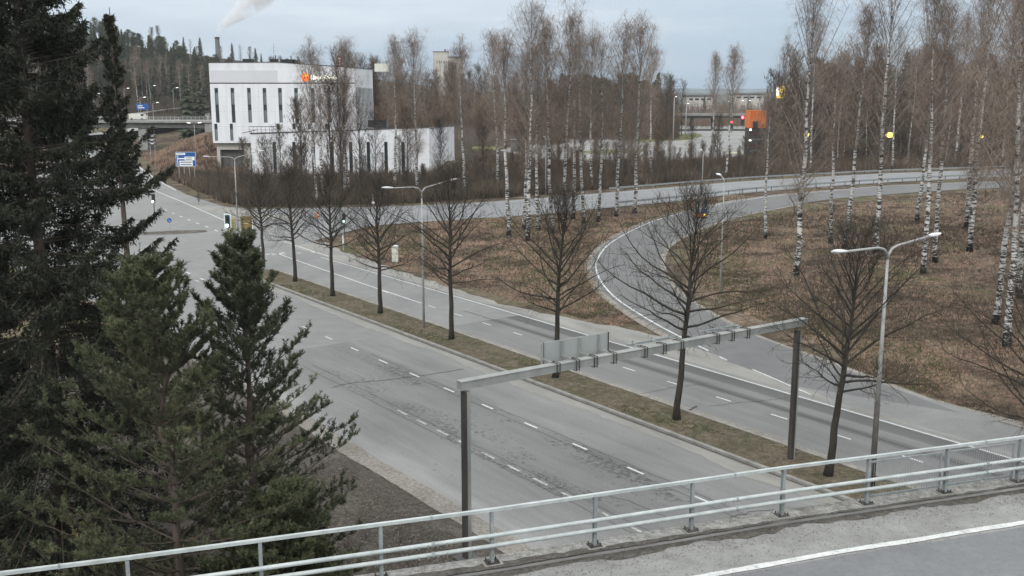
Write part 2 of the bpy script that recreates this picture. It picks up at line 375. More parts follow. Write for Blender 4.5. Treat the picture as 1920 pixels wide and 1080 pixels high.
# ------------------------------------------------------------------ terrain
def sm(a, b, x): 
    t = np.clip((x - a) / (b - a), 0, 1); return t * t * (3 - 2 * t)
OUTER = [G(*p) for p in ((480, 392), (420, 387), (350, 365), (294, 335), (256, 307), (242, 288))]
OUTER.append((OUTER[-1][0] - 8, OUTER[-1][1] + 60))
def dist_poly(X, Y, pl):
    d = np.full(np.shape(X), 1e9)
    for a, b in zip(pl[:-1], pl[1:]):
        ax, ay = a; bx, by = b; L = (bx - ax) ** 2 + (by - ay) ** 2
        t = np.clip(((X - ax) * (bx - ax) + (Y - ay) * (by - ay)) / L, 0, 1)
        d = np.minimum(d, np.hypot(X - ax - t * (bx - ax), Y - ay - t * (by - ay)))
    return d
def height(X, Y):
    X = np.asarray(X, float); Y = np.asarray(Y, float)
    d = dist_poly(X, Y, OUTER)
    # right-hand side of the outgoing road only
    xs = np.interp(Y, [p[1] for p in OUTER], [p[0] for p in OUTER])
    side = sm(0, 6, X - xs)
    bank = 6.3 * sm(5, 24, d) * side * sm(214, 244, Y) * (1 - sm(-76, -66, X) * (1 - sm(236, 252, Y))) * (1 - sm(-45, -12, X))
    up = 12.0 * sm(335, 420, Y) * (1 - sm(-70, 30, X))
    up = np.maximum(up, bank)
    hill = sm(385, 520, Y) * np.minimum(np.clip(-102 - X, 0, 400) * 0.25, 42)
    mound = 3.6 * np.exp(-((X + 8) / 13) ** 2 - ((Y - 268) / 14) ** 2)
    mound = mound + 2.6 * np.exp(-((X + 10) / 12) ** 2 - ((Y - 236) / 12) ** 2)
    berm = 1.3 * np.exp(-((X - 52) / 14) ** 2 - ((Y - 233) / 6) ** 2)
    rightup = 5.0 * sm(262, 360, Y) * sm(0, 25, X - Y * .25)
    inner = 0.9 * np.exp(-((X - 62) / 26) ** 2 - ((Y - 118) / 30) ** 2) 
    rough = 0.12 * np.sin(X * .21 + 1.3 * np.sin(Y * .13)) * np.sin(Y * .17 + X * .05)
    ramp_d = np.minimum(dist_poly(X, Y, RAMP_C), dist_poly(X, Y, BACK_C))
    inner = inner * sm(7, 18, ramp_d)
    fld = sm(6.0, 12, ramp_d) * sm(60, 75, X * N[0] + Y * N[1])
    dirt = 0
    return up + hill + mound + berm + rightup + inner + rough * fld - 0.06
RIN = [G(*p) for p in ((1911, 339), (1785, 343), (1635, 350), (1569, 357), (1453, 367), (1364, 380), (1274, 400), (1220, 416), (1173, 438), (1137, 460), (1118, 487), (1117, 507), (1125, 527), (1150, 558), (1200, 590), (1237, 613), (1300, 644), (1349, 669), (1411, 696), (1480, 722))]
ROUT = [G(*p) for p in ((1911, 351), (1822, 354), (1691, 362.5), (1560, 373), (1519, 379), (1414, 398), (1356, 412), (1298, 433), (1252, 458), (1238, 480), (1237, 500), (1248, 525), (1268, 548), (1300, 570), (1352, 600), (1400, 625), (1500, 661), (1600, 697), (1700, 738), (1800, 774))]
def resample(pl, n):
    pl = np.array(pl, float); d = np.r_[0, np.cumsum(np.linalg.norm(np.diff(pl, axis=0), axis=1))]
    t = np.linspace(0, d[-1], n)
    # Catmull-like smoothing: interpolate then average
    P = np.stack([np.interp(t, d, pl[:, k]) for k in range(pl.shape[1])], 1)
    for _ in range(3): P[1:-1] = .25 * P[:-2] + .5 * P[1:-1] + .25 * P[2:]
    return P
RI = resample(RIN, 90); RO = resample(ROUT, 90)
RAMP_C = [tuple(p) for p in ((RI + RO) / 2)[::6]]
BN = [G(*p) for p in ((560, 440), (700, 422), (960, 406), (1127, 391), (1300, 374), (1400, 361), (1616, 345), (1766, 336.5), (1897, 331), (2150, 326))]
BF = [G(*p) for p in ((470, 392), (700, 388), (800, 385), (960, 375.5), (1127, 362), (1300, 347), (1400, 339), (1616, 327), (1691, 323.5), (1785, 320.5), (1911, 316), (2150, 310))]
BNr = resample(BN, 60); BFr = resample(BF, 60)
BACK_C = [tuple(p) for p in ((BNr + BFr) / 2)[::4]]

gx = np.r_[np.linspace(-1500, -260, 18), np.linspace(-240, -130, 20), np.linspace(-126, 150, 130), np.linspace(155, 260, 20), np.linspace(290, 1800, 20)]
gy = np.r_[np.linspace(-80, 0, 8), np.linspace(4, 300, 140), np.linspace(304, 620, 60), np.linspace(660, 3200, 22)]
GX, GY = np.meshgrid(gx, gy); GZ = height(GX, GY)
def near_dirt(X, Y):  # uneven leaf-strewn earth left of the street
    t = X * N[0] + Y * N[1]
    return 0.0
b = MB(); nx, ny = len(gx), len(gy)
b.v = [tuple(p) for p in np.stack([GX.ravel(), GY.ravel(), GZ.ravel()], 1)]
b.f = [(j * nx + i, j * nx + i + 1, (j + 1) * nx + i + 1, (j + 1) * nx + i) for j in range(ny - 1) for i in range(nx - 1)]; b.m = [0] * len(b.f)
b.m = []
for j in range(ny - 1):
    for i in range(nx - 1):
        x_, y_ = (gx[i] + gx[i + 1]) / 2, (gy[j] + gy[j + 1]) / 2
        b.m.append(1 if (y_ > 384 or (y_ > 248 and -60 < x_ < y_ * .075) or (y_ > 254 and x_ > y_ * .235 + 4)) else 0)
g = b.build('ground', [M['ground'], M['forest_floor']], smooth=True); tag(g, kind='structure')
def hz(x, y): return float(height(x, y))

# distant hills
def hills(name, Y, x0, x1, zs, mat, depth=260, kind='structure'):
    b = MB(); n = 160; rr = random.Random(5)
    xs = np.linspace(x0, x1, n); rows = []
    for k, f in enumerate((0, .35, .7, 1.0)):
        zz = np.interp(xs, [q[0] for q in zs], [q[1] for q in zs]) * math.sin(math.pi / 2 * f)
        zz = zz + (0 if f == 0 else 1) * np.array([rr.uniform(-.8, 1.6) for _ in xs])
        rows.append([(xs[i], Y + depth * f, zz[i] - 1) for i in range(n)])
    rows.append([(xs[i], Y + depth * 2, -2) for i in range(n)])
    for r in rows: b.v += r
    b.f = [(j * n + i, j * n + i + 1, (j + 1) * n + i + 1, (j + 1) * n + i) for j in range(len(rows) - 1) for i in range(n - 1)]; b.m = [0] * len(b.f)
    return tag(b.build(name, mat, smooth=False), kind=kind)
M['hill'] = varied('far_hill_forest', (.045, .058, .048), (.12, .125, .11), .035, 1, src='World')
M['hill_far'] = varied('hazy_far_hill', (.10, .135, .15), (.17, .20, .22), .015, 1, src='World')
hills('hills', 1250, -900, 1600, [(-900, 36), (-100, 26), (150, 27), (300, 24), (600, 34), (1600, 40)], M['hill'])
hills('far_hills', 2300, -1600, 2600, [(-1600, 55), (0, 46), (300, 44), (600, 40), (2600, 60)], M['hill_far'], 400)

# ------------------------------------------------------------------ roads and pavements
def sheet(name, poly, z, mat, local=False, kind='structure'):
    b = MB(); b.add([(p[0], p[1], z) for p in poly], [tuple(range(len(poly)))])
    o = b.build(name, mat, rotz=ROAD_ROT if local else None)
    return tag(o, kind=kind)
def strip(A, B, z, mb, m=0):
    n = len(A)
    mb.add([(A[i][0], A[i][1], z) for i in range(n)] + [(B[i][0], B[i][1], z) for i in range(n)], [(i, n + i, n + i + 1, i + 1) for i in range(n - 1)], m)
# main street in its own frame (x across, y along)
def wavy(x, y0, y1, amp, seed, step=1.2):
    r = random.Random(seed); n = int(abs(y1 - y0) / step) + 1; out = []; ph = r.uniform(0, 6)
    for i in range(n + 1):
        y = y0 + (y1 - y0) * i / n
        out.append((x + amp * (math.sin(y * .31 + ph) * .5 + math.sin(y * .83 + 2 * ph) * .3 + r.uniform(-.25, .25)), y))
    return out
b = MB()
A = wavy(21.0, -60, 62, .12, 1); B = [(46.5, p[1]) for p in A]; strip(A, B, 0.0, b)
road = b.build('road', M['street'], rotz=ROAD_ROT); tag(road, kind='structure')
# crossing and outgoing carriageways beyond
up_out = [(256, 307), (294, 335), (350, 365), (420, 387), (480, 393)]
poly = [W(61.9, 20.4), W(61.9, 46.5), W(92, 46.8), W(110, 50.5), G(700, 421), G(700, 389.5), G(480, 393), G(420, 387), G(350, 365), G(294, 335), G(256, 307), G(242, 288), (-123, 332), (-150, 334), (-128, 285), (-112, 238), (-104, 205), (-100, 175), (-108, 150), (-128, 132), (-120, 112), W(128, 14), W(100, 19.5)]
sheet('road', poly, -0.004, M['asphalt'])
# back road and loop ramp
b = MB(); strip(BNr, BFr, 0.004, b); tag(b.build('road', M['asphalt_back']), kind='structure')
b = MB()
out = RI + (RI - RO) / np.linalg.norm(RI - RO, axis=1, keepdims=True) * .8
strip(out, RO, 0.008, b)
tag(b.build('road', M['asphalt_ramp']), kind='structure')
b = MB(); g1 = RI + (RI - RO) / np.linalg.norm(RI - RO, axis=1, keepdims=True) * 2.0
g2 = RO - (RI - RO) / np.linalg.norm(RI - RO, axis=1, keepdims=True) * 1.0
strip(g1[22:], RI[22:], -0.012, b); strip(RO[30:], g2[30:], -0.014, b)
tag(b.build('verge', M['gravel']), kind='structure')
# accelerating lane beside the street (ramp tail) : street frame
b = MB(); A = [(46.5, -60), (46.5, 20), (46.5, 38)]; B = [(50.3, -60), (50.4, 22), (51.9, 38)]
strip(A, B, 0.002, b); tag(b.build('road', M['asphalt'], rotz=ROAD_ROT), kind='structure')
# dusty gore and shoulder right of the street
def fr(p): x, y = p; return (x * N[0] + y * N[1], x * S[0] + y * S[1])
A = wavy(46.05, 24, 108, .08, 3)
B = []
for x, y in A:
    e = np.interp(y, [24, 33, 40, 47, 52, 58, 66, 75, 92, 100, 108], [46.35, 46.6, 47.7, 49.3, 49.6, 48.2, 47.0, 47.5, 48.7, 49.3, 51.0])
    B.append((e + .18 * math.sin(y * 1.3) + .12 * math.sin(y * 2.9), y))
b = MB(); strip(A, B, 0.012, b); tag(b.build('verge', M['dust'], rotz=ROAD_ROT), kind='structure')
# left verge: dusty edge then dirt
A = wavy(20.35, -60, 66, .12, 5, .4); B = wavy(21.4, -60, 66, .08, 6, .4)
b = MB(); strip(A, B, 0.006, b); tag(b.build('verge', M['gravel'], rotz=ROAD_ROT), kind='structure')
A = wavy(6, -60, 66, .5, 7, .4); B = wavy(20.65, -60, 66, .1, 8, .4)
b = MB(); strip(A, B, -0.01, b); tag(b.build('ground', M['litter'], rotz=ROAD_ROT), kind='structure')
# dust in the gutter by the median
A = wavy(33.95, -60, 92, .35, 9, .6); B = [(34.96, p[1]) for p in A]
b = MB(); strip(A, B, 0.008, b); tag(b.build('verge', M['dust'], rotz=ROAD_ROT), kind='structure')
A = [(38.45, p[1]) for p in wavy(38.9, -60, 92, .1, 10, .8)]; B = wavy(38.95, -60, 92, .12, 10, .8)
b = MB(); strip(A, B, 0.010, b); tag(b.build('verge', M['gravel'], rotz=ROAD_ROT), kind='structure')
# median: kerbs and planted top
b = MB()
for x0, x1 in ((34.95, 35.18), (38.22, 38.42)):
    y = -60.0
    while y < 92:
        b.box(((x0 + x1) / 2, y + .5, .055), (x1 - x0, .985, .15)); y += 1.0
for k in range(9):
    a0 = math.pi * k / 8; b.box((36.68 + 1.62 * math.cos(a0), 92.2 + 1.6 * math.sin(a0), .055), (.22, .62, .15), 0, a0)
tag(b.build('kerb', M['kerb'], rotz=ROAD_ROT), kind='structure')
b = MB(); strip(wavy(34.80, -60, 92, .05, 15, .5), [(34.955, p[1]) for p in wavy(34.80, -60, 92, .05, 15, .5)], .013, b); tag(b.build('verge', M['deck_dirt'], rotz=ROAD_ROT), kind='structure')
b = MB(); nn = 150; n5 = 6
for i in range(nn + 1):
    y = -60 + 152.0 * i / nn
    for k in range(n5 + 1):
        x = 35.16 + (38.24 - 35.16) * k / n5
        b.v.append((x, y, .10 + .10 * math.sin(math.pi * k / n5) + .02 * math.sin(y * 1.7 + k)))
b.f = [(i * (n5 + 1) + k, i * (n5 + 1) + k + 1, (i + 1) * (n5 + 1) + k + 1, (i + 1) * (n5 + 1) + k) for i in range(nn) for k in range(n5)]; b.m = [0] * len(b.f)
b.add([(36.68, 92, .11)] + [(36.68 + 1.55 * math.cos(math.pi * k / 8), 92 + 1.55 * math.sin(math.pi * k / 8), .1) for k in range(9)], [(0, k + 1, k + 2) for k in range(8)])
tag(b.build('median_strip', M['median_soil'], rotz=ROAD_ROT, smooth=True), kind='structure')
# kerb right of ramp tail and the strip by it
b = MB()
tail = [(50.35, y) for y in range(-60, 24)]
for y in range(-60, 26): b.box((50.5, y + .5, .03), (.16, .98, .1))
tag(b.build('kerb', M['kerb'], rotz=ROAD_ROT), kind='structure')
A = wavy(50.55, -60, 30, .03, 11); B = wavy(51.6, -60, 30, .2, 12)
b = MB(); strip(A, B, -0.008, b); tag(b.build('verge', M['gravel'], rotz=ROAD_ROT), kind='structure')
# pale dusty island in the junction, kerbed traffic island, worn asphalt cross
isl = [G(*p) for p in ((352, 386), (372, 384), (420, 388), (470, 396), (520, 402), (560, 407), (548, 414), (500, 411), (470, 412), (430, 405), (390, 396))]
sheet('road', isl, 0.006, M['dust'])
def island(pts, z=.12, top=M['gravel']):
    b = MB(); n = len(pts); b.add([(x, y, -.02) for x, y in pts] + [(x, y, z) for x, y in pts], [(i, (i + 1) % n, n + (i + 1) % n, n + i) for i in range(n)], 0)
    b.add([(x, y, z) for x, y in pts], [tuple(range(n))], 1)
    return tag(b.build('traffic_island', [M['kerb'], top]), kind='structure')
def oval(c, rx, ry, rot=0, n=20):
    return [(c[0] + rx * math.cos(2 * math.pi * i / n) * math.cos(rot) - ry * math.sin(2 * math.pi * i / n) * math.sin(rot), c[1] + rx * math.cos(2 * math.pi * i / n) * math.sin(rot) + ry * math.sin(2 * math.pi * i / n) * math.cos(rot)) for i in range(n)]
island(oval(G(322, 437), 4.3, 1.5, .35), top=M['litter'])
# parking lot and roads far right, upper road far left
sheet('road', [G(*p) for p in ((905, 296), (950, 278), (1050, 262), (1232, 249), (1300, 246), (1405, 246), (1415, 290), (1330, 300), (1250, 306), (1100, 306), (980, 308))], 0.14, M['lot'])
sheet('kerb', [G(*p) for p in ((1360, 286), (1402, 286), (1402, 288), (1360, 288.4))], .16, M['yellow_board']); sheet('kerb', [G(*p) for p in ((1238, 262), (1300, 263.5), (1300, 264.6), (1238, 263))], .16, M['yellow_board'])
sheet('road', [G(*p) for p in ((1235, 243), (1410, 243), (1440, 237), (1235, 236))], 0.14, M['lot'])
sheet('road', [G(*p, 3.4) for p in ((760, 244), (1060, 236), (1230, 231), (1230, 234), (1060, 240), (760, 249))], 3.4, M['asphalt_back'])

# ------------------------------------------------------------------ markings
mk = MB(); wk = MB()
ZM = 0.016
def line(t0, t1, s0, s1, mb=mk, z=ZM): mb.add([(t0, s0, z), (t1, s0, z), (t1, s1, z), (t0, s1, z)], [(0, 1, 2, 3)])
for i in range(-6, 20): s0 = 28.0 + (i) * 3.98; line(30.06, 30.19, s0 - .55, s0 + .55)
for i in range(-6, 9): s0 = 29.4 + i * 2.05 * 1.0; line(25.70, 25.86, s0 - .55, s0 + .5, wk)
for i in range(-9, 13): s0 = 29.35 + i * 3.95; line(41.70, 41.83, s0 - .55, s0 + .55)
for i in range(40):
    line(45.56, 45.70, -50 + i * 3.7, -50 + (i + 1) * 3.7)
mo = mk.build('road_marking', M['paint'], rotz=ROAD_ROT); tag(mo, kind='structure')
wo_ = wk.build('road_marking', M['worn'], rotz=ROAD_ROT); tag(wo_, kind='structure')
mk = MB()
def pline(pts, wd=.15, z=ZM + .001, mb=mk, n=0):
    P = np.array(pts, float)
    if n: P = resample(P, n)
    d = np.gradient(P, axis=0); d /= np.linalg.norm(d, axis=1, keepdims=True); q = np.stack([-d[:, 1], d[:, 0]], 1) * wd / 2
    strip(P - q, P + q, z, mb)
pline([W(s, t) for s, t in ((70.5, 41.77), (80, 41.95), (90, 42.35), (102.5, 42.85))], .16)
pline([W(s, t) for s, t in ((98, 46.55), (107, 47.0), (116, 47.6))], .16)
pline([G(*p) for p in ((236, 282), (242, 290), (249, 300), (262, 314), (276, 325))], .35)
pline([G(*p) for p in ((256, 329), (289, 357), (340, 378), (395, 402), (422, 414))], .2)
pline([G(*p) for p in ((276, 325), (300, 341), (330, 357))], .2)
pline(RI[2:86], .17)
pline([G(*p) for p in ((1349, 669), (1363, 676))], .15); pline([G(*p) for p in ((1411, 693), (1430, 701), (1520, 740))], .12)
for p in ((310, 394), (324, 400), (339, 406), (354, 412.5), (370, 419), (387, 425.5), (405, 432.5), (423, 440.5), (465, 456), (489, 465)):
    x, y = fr(G(*p)); pline([W(y - .7, x), W(y + .7, x + .07)], .22)
for p in ((265, 470), (284, 478.5), (305, 487), (330, 500), (353, 512), (380, 524)):
    x, y = fr(G(*p)); pline([W(y - .6, x), W(y + .6, x)], .2)
for p in ((212, 318), (235, 324), (205, 296)):
    x, y = fr(G(*p)); pline([W(y - .9, x), W(y + .9, x + .2)], .25)
for i in range(5): x, y = W(103.2, 39.4 + i * .75); pline([W(103.2, 39.2 + i * .8), W(103.2, 39.2 + i * .8 + .45)], .5)
for a, c in (((508, 475), (536, 477)), ((510, 478.5), (533, 473.5)), ((556, 474.5), (565, 475)), ((583, 472.5), (594, 473.5)), ((468, 402), (482, 405)), ((490, 405), (499, 408)), ((560, 428), (577, 432)), ((525, 419), (545, 420))):
    pline([G(*a), G(*c)], .3)
# back road lines
e = BFr + (BNr - BFr) * .10; pline(e[8:], .2)
e = BNr + (BFr - BNr) * .12; pline(e[14:], .18)
c_ = BNr + (BFr - BNr) * .52
cr = resample(c_, 240)
for i in range(60, 236, 6): pline(cr[i:i + 2], .16)
mo = mk.build('road_marking', M['paint']); tag(mo, kind='structure')
# cracks
ck = MB(); rr = random.Random(4)
def crack(pts, wd=.05, j=.08):
    P = resample([G(*p) for p in pts], 40)
    for i in range(1, 39): P[i] += (rr.uniform(-j, j), rr.uniform(-j, j))
    pline(P, wd, ZM - .002, ck)
crack([(622, 727), (650, 719), (730, 712), (800, 703), (870, 692)], .07)
crack([(1195, 740), (1260, 727), (1330, 718)], .04); crack([(1290, 770), (1306, 762)], .06); crack([(1330, 762), (1400, 754), (1480, 746)], .04)
crack([(1320, 992), (1360, 975), (1400, 962), (1450, 955)], .04); crack([(1140, 930), (1180, 940), (1260, 975)], .03, .05)
for t in (25.45, 26.1, 29.9, 30.45):
    P = [W(s, t + rr.uniform(-.04, .04)) for s in np.linspace(24, 58, 60)]; pline(P, .025, ZM - .003, ck)
P = [W(s, 43.0 + rr.uniform(-.03, .03)) for s in np.linspace(18, 66, 60)]; pline(P, .06, ZM - .003, ck)
tag(ck.build('road_marking', M['tar']), kind='structure')

# ------------------------------------------------------------------ near bridge the camera looks across
DZ = 7.0
rail_px = [(-300, 1112), (-20, 1078), (238, 1046), (487, 1013), (713, 983), (922, 956), (1116, 928), (1299, 902), (1470, 877), (1630, 857), (1778, 838), (1915, 820), (2045, 803), (2170, 787)]
RP = np.array([G(x, y, DZ + 1.2) for x, y in rail_px])
def off(P, d):
    t = np.gradient(P, axis=0); t /= np.linalg.norm(t, axis=1, keepdims=True)
    return P + np.stack([t[:, 1], -t[:, 0]], 1) * d     # d>0 towards the camera
def extend(P):
    a = P[0] + (P[0] - P[1]) / np.linalg.norm(P[0] - P[1]) * 30; c = P[-1] + (P[-1] - P[-2]) / np.linalg.norm(P[-1] - P[-2]) * 40
    return np.vstack([a, P, c])
RE = extend(RP)
b = MB()
def solid_strip(P, Q, z0, z1, b, m=0):
    n = len(P)
    vs = [(p[0], p[1], z1) for p in P] + [(p[0], p[1], z1) for p in Q] + [(p[0], p[1], z0) for p in P] + [(p[0], p[1], z0) for p in Q]
    fs = []
    for i in range(n - 1):
        fs += [(i, n + i, n + i + 1, i + 1), (2 * n + i, 2 * n + i + 1, 3 * n + i + 1, 3 * n + i), (i, i + 1, 2 * n + i + 1, 2 * n + i), (n + i, 3 * n + i, 3 * n + i + 1, n + i + 1)]
    b.add(vs, fs, m)
solid_strip(off(RE, -.28), off(RE, 24), DZ - 1.1, DZ - .12, b)
tag(b.build('road_bridge_deck', M['concrete']), kind='structure')
b = MB(); solid_strip(off(RE, -.30), off(RE, .20), DZ - .5, DZ, b)
tag(b.build('kerb', M['slab']), kind='structure')
def wav2(P, d, amp, seed, n=160):
    r = random.Random(seed); Q = resample(P, n); t = np.gradient(Q, axis=0); t /= np.linalg.norm(t, axis=1, keepdims=True)
    o = np.array([d + amp * (math.sin(i * .5 + seed) * .5 + r.uniform(-.5, .5)) for i in range(n)])[:, None]
    return Q + np.stack([t[:, 1], -t[:, 0]], 1) * o
b = MB(); strip(wav2(RE, .27, 0, 1, 420), wav2(RE, .52, .16, 2, 420), DZ - .09, b); tag(b.build('verge', M['deck_dirt']), kind='structure')
b = MB(); strip(wav2(RE, .0, .0, 1)[:, :] * 1, wav2(RE, 2.35, .05, 4), DZ - .10, b)
tag(b.build('verge', M['deck_dust']), kind='structure')
b = MB(); strip(wav2(RE, 2.1, .04, 4), wav2(RE, 24, 0, 5), DZ - .094, b); tag(b.build('road', M['asphalt_deck']), kind='structure')
b = MB()
wl = [G(x, y, DZ - .09) for x, y in ((1300, 1080), (1632, 1021), (1920, 979), (2200, 941))]
dmid = []
from_line = np.array(wl)
def perp_off(pt):
    best = 1e9
    for a, c in zip(RE[:-1], RE[1:]):
        t = np.clip(np.dot(pt - a, c - a) / np.dot(c - a, c - a), 0, 1); best = min(best, np.linalg.norm(pt - a - t * (c - a)))
    return best
wd_ = float(np.mean([perp_off(np.array(p)) for p in wl]))
print('deck line offset', wd_)
strip(wav2(RE, wd_ - .09, .02, 6, 400), wav2(RE, wd_ + .09, .02, 7, 400), DZ - .086, b); tag(b.build('road_marking', M['paint']), kind='structure')
# pebbles and grit on the deck shoulder
rr = random.Random(8); T = []
for _ in range(5200):
    k = rr.uniform(1, len(RE) - 2); i = int(k); P = RE[i] + (RE[i + 1] - RE[i]) * (k - i)
    tt = RE[i + 1] - RE[i]; tt = tt / np.linalg.norm(tt); d = rr.choice((rr.uniform(-.25, .4), rr.uniform(.42, 1.0), rr.uniform(.42, 2.2)))
    c = P + np.array([tt[1], -tt[0]]) * d; s_ = rr.uniform(.008, .022); z = (DZ if d < .42 else DZ - .09)
    a0 = rr.uniform(0, 6)
    pts = [(c[0] + s_ * math.cos(a0 + q * 2.1), c[1] + s_ * math.sin(a0 + q * 2.1), z) for q in range(3)]; top = (c[0], c[1], z + s_ * .8)
    for q in range(3): T.append([pts[q], pts[(q + 1) % 3], top])
tag(mobj('grit', tri_mesh('grit', np.array(T), [M['leaf']])), 'scattered grit and small stones along the kerb of the near bridge', 'grit', kind='stuff')
b = MB(); solid_strip(off(RE, .205), off(RE, .275), DZ - .3, DZ - .03, b); tag(b.build('kerb', M['concrete']), kind='structure')
b = MB(); rr = random.Random(21); Q = resample(RE[2:], 300); t_ = np.gradient(Q, axis=0); t_ /= np.linalg.norm(t_, axis=1, keepdims=True)
a_ = []; c__ = []
for i in range(len(Q)):
    u = i / len(Q); wv_ = .05 + .40 * max(0, math.sin(u * 9 + 1)) * (.4 + u) + rr.uniform(0, .08); m0 = Q[i] + np.array([t_[i][1], -t_[i][0]]) * (.30 + rr.uniform(-.02, .02)); a_.append(m0); c__.append(m0 - np.array([t_[i][1], -t_[i][0]]) * wv_)
strip(c__, a_, DZ + .012, b); tag(b.build('verge', M['deck_dirt']), kind='structure')
# railing
ra = thing('bridge_railing', 'galvanised steel railing with a box handrail and two lower pipes along the near bridge', 'railing', (0, 0, 0))
b = MB()
for p, q in zip(RE[:-1], RE[1:]): b.bar((p[0], p[1], DZ + 1.2), (q[0], q[1], DZ + 1.2), .078, .066)
b.build('handrail', M['galv'], ra)
for h_ in (.66, .43):
    Q = off(RE, .13); b = MB(); b.tube([(p[0], p[1], DZ + h_) for p in resample(Q, 60)], .046, 10); b.build('guard_pipe', M['galv'], ra, smooth=True)
rr = random.Random(3)
for fx in (1.5, 4.45, 7.45, 10.5):
    b = MB(); bolts = []
    i = int(fx); P = RP[i] + (RP[i + 1] - RP[i]) * (fx - i)
    d = (RP[i + 1] - RP[i]) / np.linalg.norm(RP[i + 1] - RP[i]); Qo = P + np.array([d[1], -d[0]]) * .13
    for h_ in (.66, .43):
        for k in (-.3, -.1, .1, .3):
            c = Qo + d * k; bolts.append((c[0], c[1] - .045, DZ + h_ - .02))
        b.tube([(Qo[0] - d[0] * .03, Qo[1] - d[1] * .03, DZ + h_), (Qo[0] + d[0] * .03, Qo[1] + d[1] * .03, DZ + h_)], .06, 10)
    jo = b.build('pipe_joint', M['galv_dark'], ra)
    for c in bolts:
        b = MB(); b.box(c, (.018, .025, .07), 0, math.atan2(d[1], d[0])); b.build('bolt', M['galv_dark'], jo)
    b = MB(); b.box((P[0], P[1], DZ + 1.2), (.04, .09, .08), 0, math.atan2(d[1], d[0])); b.build('handrail_joint', M['galv_dark'], ra)
def post_mb(x, y, an):
    b = MB(); ca, sa = math.cos(an), math.sin(an)
    b.box((x, y, DZ + .58), (.012, .10, 1.15), 0, an)
    for k in (-.045, .045): b.box((x - sa * k, y + ca * k, DZ + .58), (.07, .011, 1.15), 0, an)
    return b
for i in range(1, len(RP) - 1):
    d = RP[i + 1] - RP[i - 1]; an = math.atan2(d[1], d[0])
    pm = post_mb(RP[i][0], RP[i][1], an).build('post', M['galv_dark'], ra)
    b = MB(); b.box((RP[i][0], RP[i][1], DZ + .012), (.30, .26, .024), 0, an)
    for u in (-1, 1):
        for v in (-1, 1):
            ca, sa = math.cos(an), math.sin(an); b.cyl((RP[i][0] + ca * u * .11 - sa * v * .09, RP[i][1] + sa * u * .11 + ca * v * .09, DZ + .02), .016, .07, 6)
    b.build('base_plate', M['gantry_dark'], pm)
    if i >= 1:
        b = MB(); b.box((RP[i][0], RP[i][1], DZ + .004), (.42, .36, .02), 0, an + .03); b.build('mortar_bed', M['kerb'], pm)
# mesh panels on the last bays
for i in range(9, len(RP) - 1):
    a = off(RP, -.10)[i]; c = off(RP, -.10)[i + 1]; d = (c - a) / np.linalg.norm(c - a); a = a + d * .1; c = c - d * .1
    b = MB()
    for z in (.14, 1.02): b.bar((a[0], a[1], DZ + z), (c[0], c[1], DZ + z), .04, .04)
    for p in (a, c): b.bar((p[0], p[1], DZ + .0), (p[0], p[1], DZ + 1.04), .045, .045)
    L = np.linalg.norm(c - a); n = int(L / .075)
    for k in range(1, n):
        p = a + (c - a) * k / n; b.bar((p[0], p[1], DZ + .14), (p[0], p[1], DZ + 1.02), .009, .009)
    b.build('mesh_panel', M['galv_dark'], ra)

# ------------------------------------------------------------------ sign gantry
GL, GR = np.array(G(876, 1049)), np.array(G(1482, 868)); gd = (GR - GL); glen = np.linalg.norm(gd); gd /= glen; gang = math.atan2(gd[1], gd[0])
gz = 6.72
ga = thing('sign_gantry', 'grey steel portal gantry spanning the street, its sign panels seen from behind', 'gantry', (GL[0], GL[1], 0), gang)
b = MB(); b.box((.04, .0, gz / 2 - .2), (.16, .26, gz - .1), 0); b.box((-.08, 0, gz / 2 - .2), (.08, .30, gz - .12), 1); b.build('post', [M['gantry'], M['gantry_dark']], ga)
b = MB(); b.box((glen, 0, gz / 2 - .25), (.21, .24, gz - .2), 0); b.box((glen + .08, -.135, gz / 2 - .25), (.05, .03, gz - .22), 1); b.build('post', [M['gantry_dark'], M['gantry']], ga)
b = MB(); b.box((glen / 2 + .1, 0, gz + .02), (glen + .75, .32, .26)); b.box((glen / 2 + .1, 0, gz + .155), (glen + .78, .36, .03)); b.box((glen / 2 + .1, 0, gz - .12), (glen + .74, .35, .03)); b.build('crossbeam', M['gantry'], ga)
# position of bracket along beam from where it is seen
def along_beam(px):
    best = None
    for k in np.linspace(-.02, 1.02, 800):
        P = GL + gd * glen * k; z = gz
        u = P[0]; fy = P[1] * CP + (CH - z) * SP_ ; xx = 960 + FPX * u / fy
        if best is None or abs(xx - px) < best[0]: best = (abs(xx - px), k * glen)
    return best[1]
brk = [along_beam(p) for p in (1041, 1077, 1111, 1147, 1205, 1240, 1273, 1340, 1368, 1397)]
for x in brk:
    b = MB()
    for o_ in (-.07, .07):
        b.box((x + o_, -.215, gz), (.03, .025, .44)); b.box((x + o_, 0, gz + .215), (.03, .44, .02)); b.box((x + o_, 0, gz - .20), (.03, .44, .02)); b.box((x + o_, .215, gz), (.03, .025, .44))
    b.build('bracket', M['gantry_dark'], ga)
x0, x1 = along_beam(1017) + .56, along_beam(1143) + .56
b = MB(); b.box(((x0 + x1) / 2, .78, gz + .30), (x1 - x0, .03, 1.04)); pn = b.build('sign_panel', M['panel_back'], ga)
b = MB()
for x in brk[:4]:
    b = MB(); b.box((x - .10, .72, gz + .30), (.06, .08, 1.02)); b.box((x - .10, .45, gz + .20), (.05, .7, .06)); b.build('panel_bracket', M['gantry'], pn)
b = MB()
for s_ in ((x0 + .01, .76), (x1 - .01, .76)): b.box((s_[0], s_[1], gz + .30), (.02, .09, 1.06))
b.build('panel_edge', M['gantry_dark'], pn)
